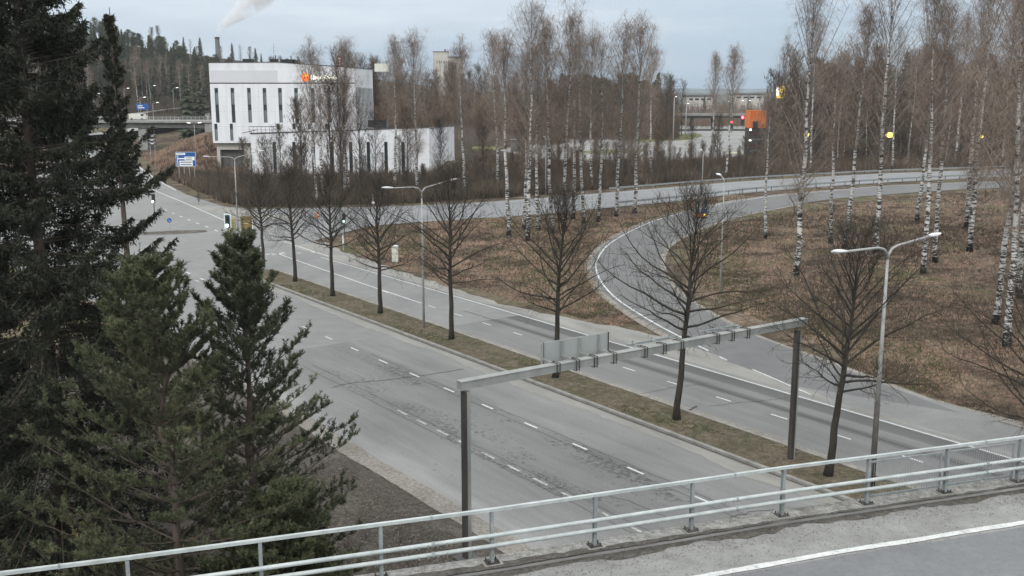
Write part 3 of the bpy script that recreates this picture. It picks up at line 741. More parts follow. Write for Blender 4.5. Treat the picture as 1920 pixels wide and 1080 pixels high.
for (u, v) in ((4, 6), (7, 9)):
    b = MB(); b.box(((brk[u] + brk[v]) / 2, .62, gz + .18), (brk[v] - brk[u] + .6, .06, .10)); 
    for k in range(u, v + 1): b.box((brk[k], .42, gz + .20), (.06, .44, .05)); b.box((brk[k], .62, gz + .26), (.05, .05, .18))
    b.build('empty_sign_rail', M['galv_dark'], ga)
for x, nm in ((0, 'foundation'), (glen, 'foundation')):
    b = MB(); b.box((x, 0, .03), (.8, .8, .1)); b.build(nm, M['concrete_dark'], ga)

# ------------------------------------------------------------------ street lamps
def arm_pts(sgn, h, reach, rise=.45):
    return [(0, 0, h - .55), (sgn * .05, 0, h - .32), (sgn * .28, 0, h - .10), (sgn * .7, 0, h + .0), (sgn * reach, 0, h + rise)]
def lamp_head(mb, x, z, sgn, slope=.12):
    L = .85; n = 7; vs = []; 
    for i in range(n):
        f = i / (n - 1); xx = x + sgn * f * L; wdt = .05 + .13 * math.sin(math.pi * min(1, f * .85 + .12)); hh = .035 + .05 * math.sin(math.pi * min(1, f * .8 + .15)); zc = z + f * L * slope
        vs += [(xx, -wdt, zc), (xx, -wdt * .5, zc + hh), (xx, wdt * .5, zc + hh), (xx, wdt, zc), (xx, 0, zc - hh * .6)]
    fs = [(i * 5 + k, i * 5 + (k + 1) % 5, (i + 1) * 5 + (k + 1) % 5, (i + 1) * 5 + k) for i in range(n - 1) for k in range(5)]
    fs += [(0, 1, 2, 3, 4), tuple((n - 1) * 5 + k for k in range(5))[::-1]]
    mb.add(vs, fs)
def street_lamp(x, y, z, h, rot, arms, label, reach=2.3, group='street lamps along the roads', dark_base=2.6, r=.085, lit=False, rises=(.25, .25)):
    t = thing('street_lamp', label, 'street lamp', (x, y, z), rot, group)
    b = MB(); b.tube([(0, 0, 0), (0, 0, dark_base)], [r * 1.35, r * 1.2], 10, 1); b.tube([(0, 0, dark_base), (0, 0, h * .6), (0, 0, h - .5)], [r * 1.08, r * .85, r * .6], 10, 0)
    b.build('pole', [M['pole'], M['pole_dark'] if dark_base > 1 else M['pole']], t, smooth=True)
    for i, sg in enumerate(arms):
        b = MB(); b.tube(arm_pts(sg, h, reach, rises[i]), [r * .6, r * .6, r * .58, r * .55, r * .5], 8); a = b.build('arm', M['pole'], t, smooth=True)
        b = MB(); lamp_head(b, sg * reach, h + rises[i], sg, .08); hd = b.build('lamp_head', M['lit_soft'] if lit else M['lamp_head'], a, smooth=True)
        b = MB(); b.box((sg * (reach + .42), 0, h + rises[i] - .0), (.4, .14, .03)); b.build('lens', M['white_board'], hd)
    return t
def lamp_from(px, py, ytop, rot, arms, label, zb=0, **k):
    x, y = G(px, py, zb); h = ZT(ytop, y, px) - zb; return street_lamp(x, y, zb, h, rot, arms, label, **k)
across = gang
lamp_from(795, 619, 350, across, (-1, 1), 'twin armed street lamp in the planted median, between the fourth and fifth bare lindens', dark_base=.1, rises=(.02, .35))
x, y = W(24.2, 36.8)
street_lamp(x, y, .1, ZT(462, y) - .1, across, (-1, 1), 'twin armed street lamp with a dark lower pole, at the near median end', dark_base=3.9, rises=(.02, .20), r=.10, reach=2.75)
lamp_from(446, 425, 294, across + .1, (-1, 1), 'twin armed street lamp above the junction in front of the low white block', dark_base=.1, reach=3.4, rises=(.15, .6))
lamp_from(1349, 568, 331, across + 1.2, (1,), 'thin single lamp pole on the brown slope inside the curve of the loop ramp', reach=.7, dark_base=.1, rises=(.05,), r=.06)
lamp_from(1316, 362, 282, across + 1.2, (1,), 'thin lamp pole at the back road behind the blue arrow sign', reach=.6, dark_base=.1, rises=(.05,), r=.08)
lamp_from(1023, 366, 258, across + 1.2, (1,), 'grey lamp pole among the birches on the far side of the back road', reach=.7, dark_base=.1, rises=(.05,), r=.08)
lamp_from(262, 333, 262, across, (-1,), 'bare grey pole on the outgoing road left of the blue sign', reach=.3, dark_base=.1, rises=(.0,), r=.07)
x, y = G(368, 300, 2.0)
street_lamp(x, y, hz(x, y), ZT(231, y) - hz(x, y), across, (-1, 1), 'lit lamp on the slope beside the overpass, left of the white office block', reach=.9, dark_base=.1, lit=True, rises=(.05, .05), r=.10)
for i, (px, yb, yt, lab) in enumerate(((1262, 265, 182, 'tall white lit lamp at the left side of the parking lot'), (1285, 262, 195, 'second white lit lamp in the parking lot, just right of the tallest'), (1372, 249, 191, 'twin lamp at the far crossroads, left of the red signals'), (1397, 248, 189, 'twin lamp at the far crossroads, nearest the orange block'))):
    x, y = G(px, yb); h = ZT(yt, y)
    street_lamp(x, y, 0, h, 0, (-1, 1) if i > 1 else (1,), lab, reach=1.4 if i > 1 else .2, dark_base=.1, lit=True, rises=(.1, .1), r=.22 if i < 2 else .14, group='lamps of the far parking lot and crossroads')
for i, (px, yb, yt, lab) in enumerate(((720, 246, 218, 'white lit twin lamp over the low roof, leftmost of three'), (757, 245, 218, 'white lit twin lamp over the low roof, middle of three'), (788, 243, 216, 'white lit twin lamp over the low roof, rightmost of three'))):
    x, y = G(px, yb, 3); street_lamp(x, y, 3, ZT(yt, y) - 3, 0, (-1, 1), lab, reach=.45, dark_base=.1, lit=True, rises=(.05, .05), r=.12, group='lamps behind the low white block')
UL = [(43, 189, 330), (142, 196, 330), (153, 187, 330), (175, 176, 360), (204, 170, 380), (232, 166, 400), (262, 183, 360), (286, 193, 350), (282, 161, 420), (316, 157, 430), (324, 165, 400)]
for i, (px, py, Y) in enumerate(UL):
    X, z = PL(px, py, Y); zb = hz(X, Y)
    street_lamp(X, Y, zb, max(4.5, z - zb), .3, (1,), 'small lit street lamp by the upper road under the wooded hill', reach=1.2, dark_base=.1, lit=True, rises=(.1,), r=.09, group='lit lamps along the upper road')

# ------------------------------------------------------------------ traffic signals and signs
def post_thing(name, label, cat, px, py, zb=0, rot=0, group=None):
    x, y = G(px, py, zb); return thing(name, label, cat, (x, y, zb), rot, group), y
def signal(px, pyb, ytop, label, lit, rot=0, sc=1.0, back=True, zb=0):
    t, y = post_thing('traffic_signal', label, 'traffic signal', px, pyb, zb, rot, 'traffic signals'); h = ZT(ytop, y, px) - zb
    b = MB(); b.cyl((0, 0, 0), .06, h - 1.2 * sc); b.build('pole', M['pole_dark'], t)
    b = MB(); b.box((0, -.05, h - .6 * sc), (.36 * sc, .22, 1.1 * sc))
    for k in range(3): b.tube([(0, -.16, h - (.25 + k * .35) * sc), (0, -.34, h - (.25 + k * .35) * sc)], .14 * sc, 10)
    cs = b.build('housing', M['green_case'] if back else M['black'], t)
    if back:
        b = MB(); b.box((0, .02, h - .6 * sc), (.62 * sc, .03, 1.35 * sc)); b.build('backing_board', M['white_board'], t)
    for k in range(3):
        z = h - (.25 + k * .35) * sc; b = MB(); b.tube([(0, -.33, z), (0, -.36, z)], .135 * sc * (1.15 if (k == lit[0]) else 1), 12)
        b.build('lens', M[lit[1]] if k == lit[0] else M['black'], cs)
    return t
signal(430, 475, 402, 'green traffic signal with a white edged board beside the yellow boards', (2, 'lit_green'), sc=1.25)
signal(646, 440, 400, 'green traffic signal at the end of the back road, among the bare lindens', (2, 'lit_green'), sc=1.0, back=False)
signal(291, 420, 363, 'green traffic signal half hidden behind the spruce branches', (2, 'lit_green'), sc=1.1, back=False)
signal(1391, 249, 216, 'red traffic signal at the far crossroads, nearest the orange block', (0, 'lit_red'), sc=4.2, back=False)
signal(1371, 249, 226, 'red traffic signal at the far crossroads, the lower left of the two', (0, 'lit_red'), sc=3.0, back=False)
# yellow boards behind the first signal
t, y = post_thing('work_sign', 'pair of yellow and brown roadwork boards on one post by the green signal', 'sign', 449, 472)
b = MB(); b.cyl((0, 0, 0), .07, ZT(403, y)); b.build('post', M['pole'], t)
zt_, zb_ = ZT(405, y), ZT(433, y)
b = MB(); b.box((.95, -.1, (zt_ + zb_) / 2), (1.25, .05, zt_ - zb_)); pb = b.build('brown_board', M['brown_board'], t)
b = MB(); b.box((1.62, -.1, (zt_ + zb_) / 2), (.07, .07, zt_ - zb_)); b.build('board_edge', M['white_board'], pb)
b = MB(); b.box((.95, -.13, zt_ - .55), (.7, .03, .10)); b.box((.9, -.13, zt_ - .8), (.5, .03, .09)); b.build('lettering', M['yellow_board'], pb)
b = MB(); b.box((-.75, -.1, zb_ + .75), (1.1, .05, 1.5)); yb_ = b.build('yellow_board', M['yellow_board'], t)
b = MB()
for k in range(4): b.box((-.75, -.13, zb_ + .3 + k * .3), (.7 - .1 * (k % 2), .02, .07))
b.build('lettering', M['brown_board'], yb_)
b = MB(); b.box((.0, -.05, zt_ - .02), (2.9, .05, .06)); b.build('crossbar', M['galv'], t)
# red round sign
t, y = post_thing('no_entry_sign', 'round red sign on a thin post at the mouth of the back road', 'sign', 596, 425)
b = MB(); b.cyl((0, 0, 0), .04, ZT(407, y)); b.build('post', M['pole_dark'], t)
z = ZT(403, y); b = MB(); b.tube([(0, -.06, z), (0, -.09, z)], .36, 20); f = b.build('disc', M['red_board'], t); f.data.materials[0] = M['orange']
b = MB(); b.box((0, -.1, z), (.46, .02, .1)); b.build('bar', M['white_board'], f)
# small blue arrow sign on the left island
t, y = post_thing('keep_right_sign', 'small round blue arrow sign on the kerbed traffic island', 'sign', 319, 434)
b = MB(); b.cyl((0, 0, 0), .04, ZT(412, y)); b.build('post', M['pole'], t)
z = ZT(413, y); b = MB(); b.tube([(0, -.05, z), (0, -.08, z)], .30, 18); f = b.build('disc', M['blue_board'], t)
b = MB(); b.bar((-.15, -.1, z + .14), (.15, -.1, z - .15), .08, .02); b.bar((.15, -.1, z - .15), (-.07, -.1, z - .15), .07, .02); b.build('arrow', M['white_board'], f)
# blue direction sign
t, y = post_thing('direction_sign', 'large blue direction sign with white destination boxes on four posts beside the outgoing road', 'sign', 351, 340)
s_ = y / FPX * 1.02
zt_, zb_ = ZT(285, y), ZT(312, y); wd = 36 * s_
for k in (-.38, -.12, .14, .40): b = MB(); b.cyl((k * wd, .06, -.4), .07, zb_ + .9); b.build('post', M['pole'], t)
b = MB(); b.box((0, 0, (zt_ + zb_) / 2), (wd, .07, zt_ - zb_)); fc = b.build('board', M['blue_board'], t)
def sb(u0, v0, u1, v1, mat, d=.045, nm='white_panel'):   # u,v as fractions of the face, v down
    H_ = zt_ - zb_; b = MB(); b.box(((u0 + u1) / 2 * wd - wd / 2, -d, zt_ - (v0 + v1) / 2 * H_), ((u1 - u0) * wd, .02, (v1 - v0) * H_)); return b.build(nm, mat, fc)
sb(.02, .06, .48, .20, M['white_board']); sb(.44, .32, .95, .58, M['white_board']); sb(.17, .60, .84, .97, M['white_board'])
sb(.07, .25, .10, .99, M['white_board'], nm='arrow'); sb(.10, .42, .44, .50, M['white_board'], nm='arrow'); sb(.04, .25, .14, .29, M['white_board'], nm='arrow')
b = MB()
for (u0, v0, u1, v1) in ((.50, .38, .82, .41), (.50, .48, .80, .52), (.22, .68, .78, .73), (.22, .84, .78, .89), (.06, .11, .40, .13)):
    H_ = zt_ - zb_; b.box(((u0 + u1) / 2 * wd - wd / 2, -.06, zt_ - (v0 + v1) / 2 * H_), ((u1 - u0) * wd, .015, (v1 - v0) * H_))
b.build('lettering', M['black'], fc)
b = MB(); H_ = zt_ - zb_
for (c, d) in (((0, -.045, zt_ - .02), (wd, .02, .05)), ((0, -.045, zb_ + .02), (wd, .02, .05)), ((-wd / 2 + .02, -.045, (zt_ + zb_) / 2), (.05, .02, H_ - .1)), ((wd / 2 - .02, -.045, (zt_ + zb_) / 2), (.05, .02, H_ - .1))): b.box(c, d)
b.build('border', M['white_board'], fc)
# upper small blue sign beyond the overpass
X, z = PL(267, 200, 372); t = thing('upper_direction_sign', 'small blue direction sign beside the upper road beyond the overpass', 'sign', (X, 372, hz(X, 372)))
zz = z - hz(X, 372)
b = MB(); b.box((0, 0, zz), (4.4, .1, 2.2)); fc = b.build('board', M['blue_board'], t)
b = MB(); b.box((-.8, -.07, zz + .3), (1.8, .03, .3)); b.box((-.5, -.07, zz - .4), (2.4, .03, .3)); b.build('white_panel', M['white_board'], fc)
for k in (-1.6, 1.6): b = MB(); b.cyl((k, .1, -.5), .1, zz + .5); b.build('post', M['pole'], t)
# black lane sign at the abutment
X, z = PL(285, 262, 262); zb = hz(X, 262); t = thing('lane_sign', 'stack of small black lane panels on two posts in front of the overpass pier', 'sign', (X, 262, zb)); z -= zb
for k in (-.6, .6): b = MB(); b.cyl((k, .1, -.5), .07, z + .8); b.build('post', M['pole'], t)
for k, (hh, wv) in enumerate(((1.0, 2.0), (.55, 1.9), (.55, 2.0))):
    zc = z + .9 - k * .95; b = MB(); b.box((0, 0, zc), (wv, .08, hh * .85)); f = b.build('black_panel', M['black'], t)
    b = MB(); b.box((0, -.055, zc + hh * .36), (wv * .96, .02, .06)); b.box((0 if k else .15, -.055, zc), (wv * .4, .02, .22)); b.build('lettering', M['white_board'], f)
# temporary arrow sign with orange box on ramp edge
t, y = post_thing('ramp_arrow_sign', 'blue and green sign with an orange lamp box at the bend of the loop ramp', 'sign', 1313, 409)
zt_ = ZT(376, y)
for k in (-.45, .55): b = MB(); b.box((k, 0, zt_ - .95), (.55, .08, 1.9)); f = b.build('panel', M['blue_board'] if k > 0 else M['green_case'], t); b = MB(); b.bar((k - .1, -.06, zt_ - .5), (k + .1, -.06, zt_ - 1.2), .12, .02); b.build('arrow', M['white_board'], f)
b = MB(); b.box((0, 0, .45), (1.5, .5, .45)); f = b.build('orange_box', M['orange'], t)
b = MB(); b.tube([(.5, -.26, .5), (.5, -.3, .5)], .14, 12); b.tube([(-.4, -.26, .5), (-.4, -.3, .5)], .14, 12); b.build('warning_lamp', M['lit_board_yellow'], f)
b = MB(); b.box((0, 0, .12), (1.7, .7, .2)); b.cyl((-.45, 0, .2), .04, 1.2); b.cyl((.55, 0, .2), .04, 1.2); b.build('stand', M['black'], t)
# cabinet
t, y = post_thing('utility_cabinet', 'cream utility cabinet leaning on the grass island behind the fourth linden', 'cabinet', 741, 491)
s_ = y / FPX; hh = ZT(462, y)
b = MB(); b.box((0, 0, hh / 2), (.62, .5, hh)); b.build('body', M['cab'], t)
b = MB(); b.box((0, 0, hh + .05), (.72, .6, .1)); b.build('lid', M['white_board'], t)
b = MB(); b.box((0, -.265, hh * .5), (.5, .03, hh * .8)); d = b.build('door', M['cab'], t)
b = MB(); b.box((.18, -.29, hh * .55), (.04, .03, .16)); b.build('handle', M['black'], d)
# street name / small white sign near cabinet
t, y = post_thing('marker_post', 'thin white plate on a post above the back road kerb', 'sign', 700, 399)
b = MB(); b.cyl((0, 0, 0), .05, ZT(364, y)); b.build('post', M['galv'], t); b = MB(); b.box((0, -.06, ZT(380, y)), (.42, .03, .28)); b.build('plate', M['white_board'], t)
t, y = post_thing('warning_post', 'short white post on the grass by the green signal and back road', 'post', 644, 470)
b = MB(); b.cyl((0, 0, 0), .05, 2.1); b.build('shaft', M['galv'], t); b = MB(); b.box((0, -.06, 1.2), (.16, .04, 1.0)); b.build('reflector', M['white_board'], t)
t, y = post_thing('grass_marker_post', 'yellow topped marker post on the grass behind the median lamp', 'post', 794, 487)
b = MB(); b.cyl((0, 0, 0), .04, 1.5); b.build('shaft', M['pole'], t); b = MB(); b.box((0, -.05, 1.25), (.2, .04, .5)); b.build('reflector', M['yellow_board'], t)

# guard rails of the back road
def guardrail(P, label, zr=.62, side=0.0):
    t = thing('guard_rail', label, 'guard rail', (0, 0, 0)); b = MB()
    for a, c in zip(P[:-1], P[1:]):
        b.bar((a[0], a[1], zr), (c[0], c[1], zr), .06, .32)
    b.build('beam', M['galv_dark'], t)
    Q = resample(P, max(3, int(sum(np.linalg.norm(np.diff(P, axis=0), axis=1)) / 4)))
    b = MB()
    for p in Q: b.box((p[0], p[1] + .08, .3), (.1, .1, .75))
    o = b.build('post_row', M['gantry_dark'], t); o['kind'] = 'stuff'
    return t
M['galv_dark']
gb = BNr + (BFr - BNr) * .03
guardrail(gb[16:], 'dark steel guard rail along the near side of the back road, curving past the birches')
gf = BFr - (BNr - BFr) * .04
guardrail(gf[17:], 'grey guard rail along the far side of the back road under the thicket')

# ------------------------------------------------------------------ buildings
def wall_open(mb, x0, x1, z0, z1, ops, depth=.25, m=0, y=0):
    xs = sorted(set([x0, x1] + [q for o in ops for q in (o[0], o[1])])); zs = sorted(set([z0, z1] + [q for o in ops for q in (o[2], o[3])]))
    for i in range(len(xs) - 1):
        for j in range(len(zs) - 1):
            cx, cz = (xs[i] + xs[i + 1]) / 2, (zs[j] + zs[j + 1]) / 2
            if any(o[0] < cx < o[1] and o[2] < cz < o[3] for o in ops): continue
            mb.add([(xs[i], y, zs[j]), (xs[i + 1], y, zs[j]), (xs[i + 1], y, zs[j + 1]), (xs[i], y, zs[j + 1])], [(0, 1, 2, 3)], m)
    for a, c, e, f in ops:
        mb.add([(a, y, e), (a, y + depth, e), (a, y + depth, f), (a, y, f)], [(0, 1, 2, 3)], m); mb.add([(c, y, e), (c, y, f), (c, y + depth, f), (c, y + depth, e)], [(0, 1, 2, 3)], m)
        mb.add([(a, y, f), (a, y + depth, f), (c, y + depth, f), (c, y, f)], [(0, 1, 2, 3)], m); mb.add([(a, y, e), (c, y, e), (c, y + depth, e), (a, y + depth, e)], [(0, 1, 2, 3)], m)
YB = 236.0
def bx_(px, py, Y=YB): return PL(px, py, Y)
xL = bx_(399, 260)[0]; xR = bx_(666, 200)[0]
zBot = ZT(268, YB); zBand = ZT(155, YB); zTop = ZT(117, YB)
mbld = thing('office_building', 'tall white office block with slit windows and a lit sign under its sloping roof edge', 'building', (xL, YB, 0))
def lx(px, py=200): return bx_(px, py)[0] - xL
ops = []; wl_ = []
for k, px in enumerate((407, 437, 468, 497, 526, 556, 587, 617, 646)):
    a = lx(px - 0, 200) - .42; ops.append((a, a + .85, ZT(230, YB), ZT(165, YB))); wl_.append((a, 0, k))
for k, px in enumerate((405, 434)):
    a = lx(px, 245) - .36; ops.append((a, a + .75, ZT(264, YB), ZT(232, YB) - .0)); wl_.append((a, 1, k))
for k, px in enumerate((521, 551, 580, 612)):
    a = lx(px, 236) - .36; ops.append((a, a + .8, ZT(242, YB), ZT(232, YB))); wl_.append((a, 2, k))
Wd = xR - xL; zTR = ZT(127.5, YB)
b = MB(); wall_open(b, 0, Wd, zBot, zBand - .25, ops, .35)
DP = 34.0; sy_ = 42.0; sx_ = PL(700, 200, YB + 42.0)[0] - xL; zFE = ZT(130.5, YB + 42.0)    # receding right flank
xs1 = lx(520, 130)
b.add([(0, 0, zBand), (Wd, 0, zBand), (Wd, 0, zTR), (xs1, 0, zTop), (0, 0, zTop - .1)], [(0, 1, 2, 3, 4)])
b.add([(Wd, 0, zBot - 6), (sx_, sy_, zBot - 6), (sx_, sy_, zFE), (Wd, 0, zTR)], [(0, 1, 2, 3)])
b.add([(0, 0, zBot), (0, 0, zTop - .1), (0, DP, zTop), (0, DP, zBot)], [(0, 1, 2, 3)], 1)
b.add([(0, DP, zBot), (0, DP, zTop), (sx_, sy_, zFE), (sx_, sy_, zBot - 6)], [(0, 1, 2, 3)])
b.add([(0, 0, zTop - .3), (xs1, 0, zTop - .2), (Wd, 0, zTR - .2), (sx_, sy_, zFE - .3), (0, DP, zTop - .3)], [(0, 1, 2, 3, 4)], 2)
b.add([(0, 0, zBot), (Wd, 0, zBot), (Wd, 4, zBot), (0, 4, zBot)], [(3, 2, 1, 0)])
b.build('wall', [M['white_wall'], M['brown_wall'], M['concrete_dark']], mbld)
b = MB(); b.box((Wd / 2, .04, zBand - .12), (Wd, .1, .24)); b.build('band', M['black'], mbld)
b = MB(); b.bar((-.1, -.02, zTop), (xs1, -.02, zTop + .08), .2, .14); b.bar((xs1, -.02, zTop + .08), (Wd, -.02, zTR + .08), .2, .14); b.bar((Wd, -.02, zTR + .08), (sx_, sy_, zFE + .06), .2, .14); b.build('roof_edge', M['black'], mbld)
b = MB(); b.box((xs1 / 2 + .1, -.02, (ZT(131, YB) + zBand) / 2), (xs1 - .3, .04, ZT(131, YB) - zBand - .25)); b.build('fascia_panel', M['grey_wall'], mbld)
for (a, kind, k) in wl_:
    z1, z0 = {0: (ZT(165, YB), ZT(230, YB)), 1: (ZT(232, YB), ZT(264, YB)), 2: (ZT(232, YB), ZT(242, YB))}[kind]
    wdt = {0: .85, 1: .75, 2: .8}[kind]
    b = MB(); b.box((a + wdt / 2, .33, (z0 + z1) / 2), (wdt, .06, z1 - z0)); win = b.build('window', M['black'], mbld)
    if kind == 0: fr_ = [(0, .13, 'glass_dark'), (.13, .48, 'glass_grey'), (.5, .64, 'glass_dark'), (.64, 1, 'glass_grey' if k in (2, 3, 4) else 'glass_dark')]
    elif kind == 1: fr_ = [(0, .3, 'glass_dark'), (.3, 1, 'glass_grey')]
    else: fr_ = [(0, 1, 'glass_dark')]
    for (u, v, mn) in fr_:
        hh = z1 - z0; b = MB(); b.box((a + wdt / 2, .29, z1 - hh * (u + v) / 2), (wdt - .12, .03, hh * (v - u) - .06)); b.build('pane', M[mn], win)
# flank ribs
fl = np.array([Wd, 0.]); fe = np.array([sx_, sy_]); 
for k in range(1, 14):
    p = fl + (fe - fl) * k / 14; b = MB(); b.box((p[0] + .0, p[1], (zBot + zBand) / 2), (.16, 1.1, zBand - zBot - 2), 0, math.atan2(-(sx_ - Wd), sy_)); b.build('side_window', M['glass_grey'], mbld)
# garage plinth
zg = 0.6
xa, xb = bx_(407, 290, YB + 1.2)[0] - xL, bx_(478, 290, YB + 1.2)[0] - xL
g0, g1 = bx_(413, 290, YB + 1.2)[0] - xL, bx_(456, 290, YB + 1.2)[0] - xL
b = MB(); wall_open(b, xa, xb + 10, zg - 2, zBot + .02, [(g0, g1, zg - 1.9, ZT(281, YB))], 1.2, 0, 1.2)
b.add([(xa, 1.2, zg - 2), (xa, 1.2, zBot), (xa, 14, zBot), (xa, 14, zg - 2)], [(0, 1, 2, 3)]); b.build('plinth_wall', M['beige'], mbld)
b = MB(); b.box(((g0 + g1) / 2, 2.4, (zg + ZT(281, YB)) / 2 - .5), (g1 - g0, .1, ZT(281, YB) - zg + 2)); gdoor = b.build('garage_door', M['concrete_dark'], mbld)
b = MB()
for k in range(1, 6): b.box((g0 + (g1 - g0) * k / 6, 2.33, 3.2), (.06, .03, 5.4))
b.build('door_rib', M['black'], gdoor)
# roof plant
for px, wv in ((455, 2.2), (505, 1.6), (532, 3.2), (548, 1.4)):
    b = MB(); x = lx(px, 115); zr = np.interp(px, [393, 520, 666], [zTop, zTop, zTR]); b.box((x, 5, zr + .45), (wv, 2, 1.0)); b.cyl((x + wv * .2, 5, zr + .9), .12, .9); b.build('roof_unit', M['black'], mbld)
b = MB(); x = lx(497, 110); b.cyl((x, 9, zTop - .3), .06, 5.0, 6); b.bar((x - .8, 9, zTop + 3), (x + .8, 9, zTop + 3), .05, .05); b.bar((x - .5, 9, zTop + 3.8), (x + .5, 9, zTop + 3.8), .05, .05); b.build('antenna', M['pole'], mbld)
x = lx(685, 125); b = MB(); b.box((x, 30, zTR + .9), (3.4, 3, 2.0)); b.build('roof_cabin', M['lit_text'], mbld).data.materials[0] = M['cab']
# lit sign: emblem + letters
sg0 = lx(566, 145); zs_ = ZT(145, YB)
em = MB(); em.tube([(sg0 + .85, -.12, zs_), (sg0 + .85, -.2, zs_)], .95, 20); eo = em.build('sign_emblem', M['lit_orange'], mbld)
b = MB(); c = (sg0 + .9, zs_ + .25)
fl_ = [(-.5, -.1), (-.35, .35), (-.1, .2), (.0, .75), (.25, .35), (.45, .62), (.6, .1), (.35, -.25), (0, -.1)]
b.add([(c[0] + x, -.23, c[1] + z) for x, z in fl_] + [(c[0] + x, -.2, c[1] + z) for x, z in fl_], [tuple(range(9))[::-1]] + [(i, (i + 1) % 9, 9 + (i + 1) % 9, 9 + i) for i in range(9)]); b.build('flame', M['lit_gold'], eo)
def text_mesh(s, size, name, mat, parent, loc, rot, ext=.03, fit=None):
    cu = bpy.data.curves.new(name, 'FONT'); cu.body = s; cu.size = size; cu.extrude = ext; cu.resolution_u = 3
    tmp = bpy.data.objects.new('tmp', cu); COL.objects.link(tmp); bpy.context.view_layer.update()
    dg = bpy.context.evaluated_depsgraph_get(); me = bpy.data.meshes.new_from_object(tmp.evaluated_get(dg)); bpy.data.objects.remove(tmp)
    me.name = name; me.materials.clear(); me.materials.append(mat)
    o = bpy.data.objects.new(name, me); COL.objects.link(o); o.parent = parent; o.location = loc; o.rotation_euler = rot
    if fit:
        xs_ = [v.co.x for v in me.vertices]; o.scale = (fit / (max(xs_) - min(xs_)), 1, 1)
    return o
text_mesh('Lämpöykkönen', 1.35, 'sign_letters', M['lit_text'], mbld, (lx(583, 145), -.16, zs_ - .45), (math.pi / 2, 0, 0), .05, fit=lx(633, 145) - lx(583, 145))
# low block in front
YL = 222.0
def bl(px, py): return PL(px, py, YL)
lb = thing('low_office_wing', 'low white wing with black slit windows in front of the tall office block', 'building', (bl(472, 300)[0], YL, 0))
x0 = bl(472, 300)[0]
def l2(px, py=300): return bl(px, py)[0] - x0
zt0, ztm, zt1 = ZT(251.5, YL), ZT(246, YL), ZT(239.5, YL)
zb0 = -.5
Wl = l2(805, 290)
ops = []
for px in (515, 552, 588, 623, 658, 691, 724, 756): a = l2(px, 295) - .38; ops.append((a, a + .76, ZT(327, YL), ZT(266, YL)))
b = MB(); wall_open(b, 0, Wl, zb0, zt0 - .35, ops, .3)
b.add([(0, 0, zt0 - .35), (Wl, 0, zt0 - .35), (Wl, 0, zt1), (0, 0, zt0)], [(0, 1, 2, 3)])
# curved right end
cv = [(Wl, 0)]; 
for k in range(1, 9):
    a = k / 8; px = 805 + 47 * a; Yk = YL + 26 * a ** 1.6; cv.append((PL(px, 280, Yk)[0] - x0, Yk - YL))
for k in range(8):
    p, q = cv[k], cv[k + 1]; z1_ = zt1 - .05 * k * 1.2; z2_ = zt1 - .05 * (k + 1) * 1.2
    b.add([(p[0], p[1], zb0), (q[0], q[1], zb0), (q[0], q[1], z2_), (p[0], p[1], z1_)], [(0, 1, 2, 3)])
lf = (bl(455, 300)[0] - x0 - 1.2, 13.2)
b.add([(0, 0, zb0), (0, 0, zt0), (lf[0], lf[1], zt0), (lf[0], lf[1], zb0)], [(0, 1, 2, 3)])
bk = cv[-1]
b.add([(0, 0, zt0 - .15), (Wl, 0, zt1 - .15)] + [(p[0], p[1], zt1 - .4) for p in cv[1:]] + [(lf[0], 13.5, zt0 - .15)], [tuple(range(3 + len(cv) - 1))], 1)
b.build('wall', [M['white_wall'], M['concrete_dark']], lb)
b = MB(); b.bar((0, -.02, zt0 + .06), (Wl, -.02, zt1 + .06), .2, .12); b.bar((0, 0, zt0 + .06), (lf[0], lf[1], zt0 + .06), .2, .12)
for p, q in zip(cv[:-1], cv[1:]): b.bar((p[0], p[1], zt1 - .05), (q[0], q[1], zt1 - .15), .15, .12)
b.build('roof_edge', M['black'], lb)
for o_ in ops:
    b = MB(); b.box(((o_[0] + o_[1]) / 2, .28, (o_[2] + o_[3]) / 2), (o_[1] - o_[0], .05, o_[3] - o_[2])); wn_ = b.build('window', M['glass_dark'], lb)
    b = MB(); b.box((o_[0] + .38, .24, (o_[2] + o_[3]) / 2 + 1), (.72, .03, .08)); b.build('transom', M['black'], wn_)
for k in range(1, 5):
    p = (lf[0] * k / 5, lf[1] * k / 5); b = MB(); b.box((p[0] - .02, p[1], 3.6), (.14, 1.0, 6.2)); b.build('side_window', M['glass_grey'], lb)
for k in range(1, 8):
    p = cv[k]; b = MB(); b.box((p[0], p[1] - .02, 4.0), (.12, .12, zt1 - 1.0)); b.build('wall_rib', M['grey_wall'], lb)
b = MB(); x = l2(702, 240); b.box((x, 5, zt1 + .75), (3.8, 2, 1.5)); b.box((x, 3.95, zt1 + 1.45), (4.0, .2, .2)); b.build('roof_unit', M['black'], lb)
b = MB(); b.box((l2(720, 240), 5, zt1 + .6), (.9, 1.2, 1.5)); b.build('roof_unit', M['concrete_dark'], lb)
b = MB(); x = l2(472, 250)
for k in range(8): b.bar((x - .8 + k * .9, 1.0, zt0), (x - .8 + k * .9, 1.0, zt0 + 1.6), .06, .06)
b.bar((x - .8, 1.0, zt0 + 1.6), (x + 5.6, 1.0, zt0 + 1.6), .12, .12); b.bar((x - .8, 1.0, zt0 + .9), (x + 5.6, 1.0, zt0 + .9), .06, .06); b.bar((x - 2.2, .6, zt0 + .2), (x + 1, 0, zt0 + .9), .6, .1)
b.build('roof_stair_rail', M['black'], lb)
b = MB()
for k in range(26): xx = l2(560) + (Wl - l2(560)) * k / 25; zz = np.interp(xx, [0, Wl], [zt0, zt1]); b.bar((xx, .9, zz - .1), (xx, .9, zz + .8), .03, .03)
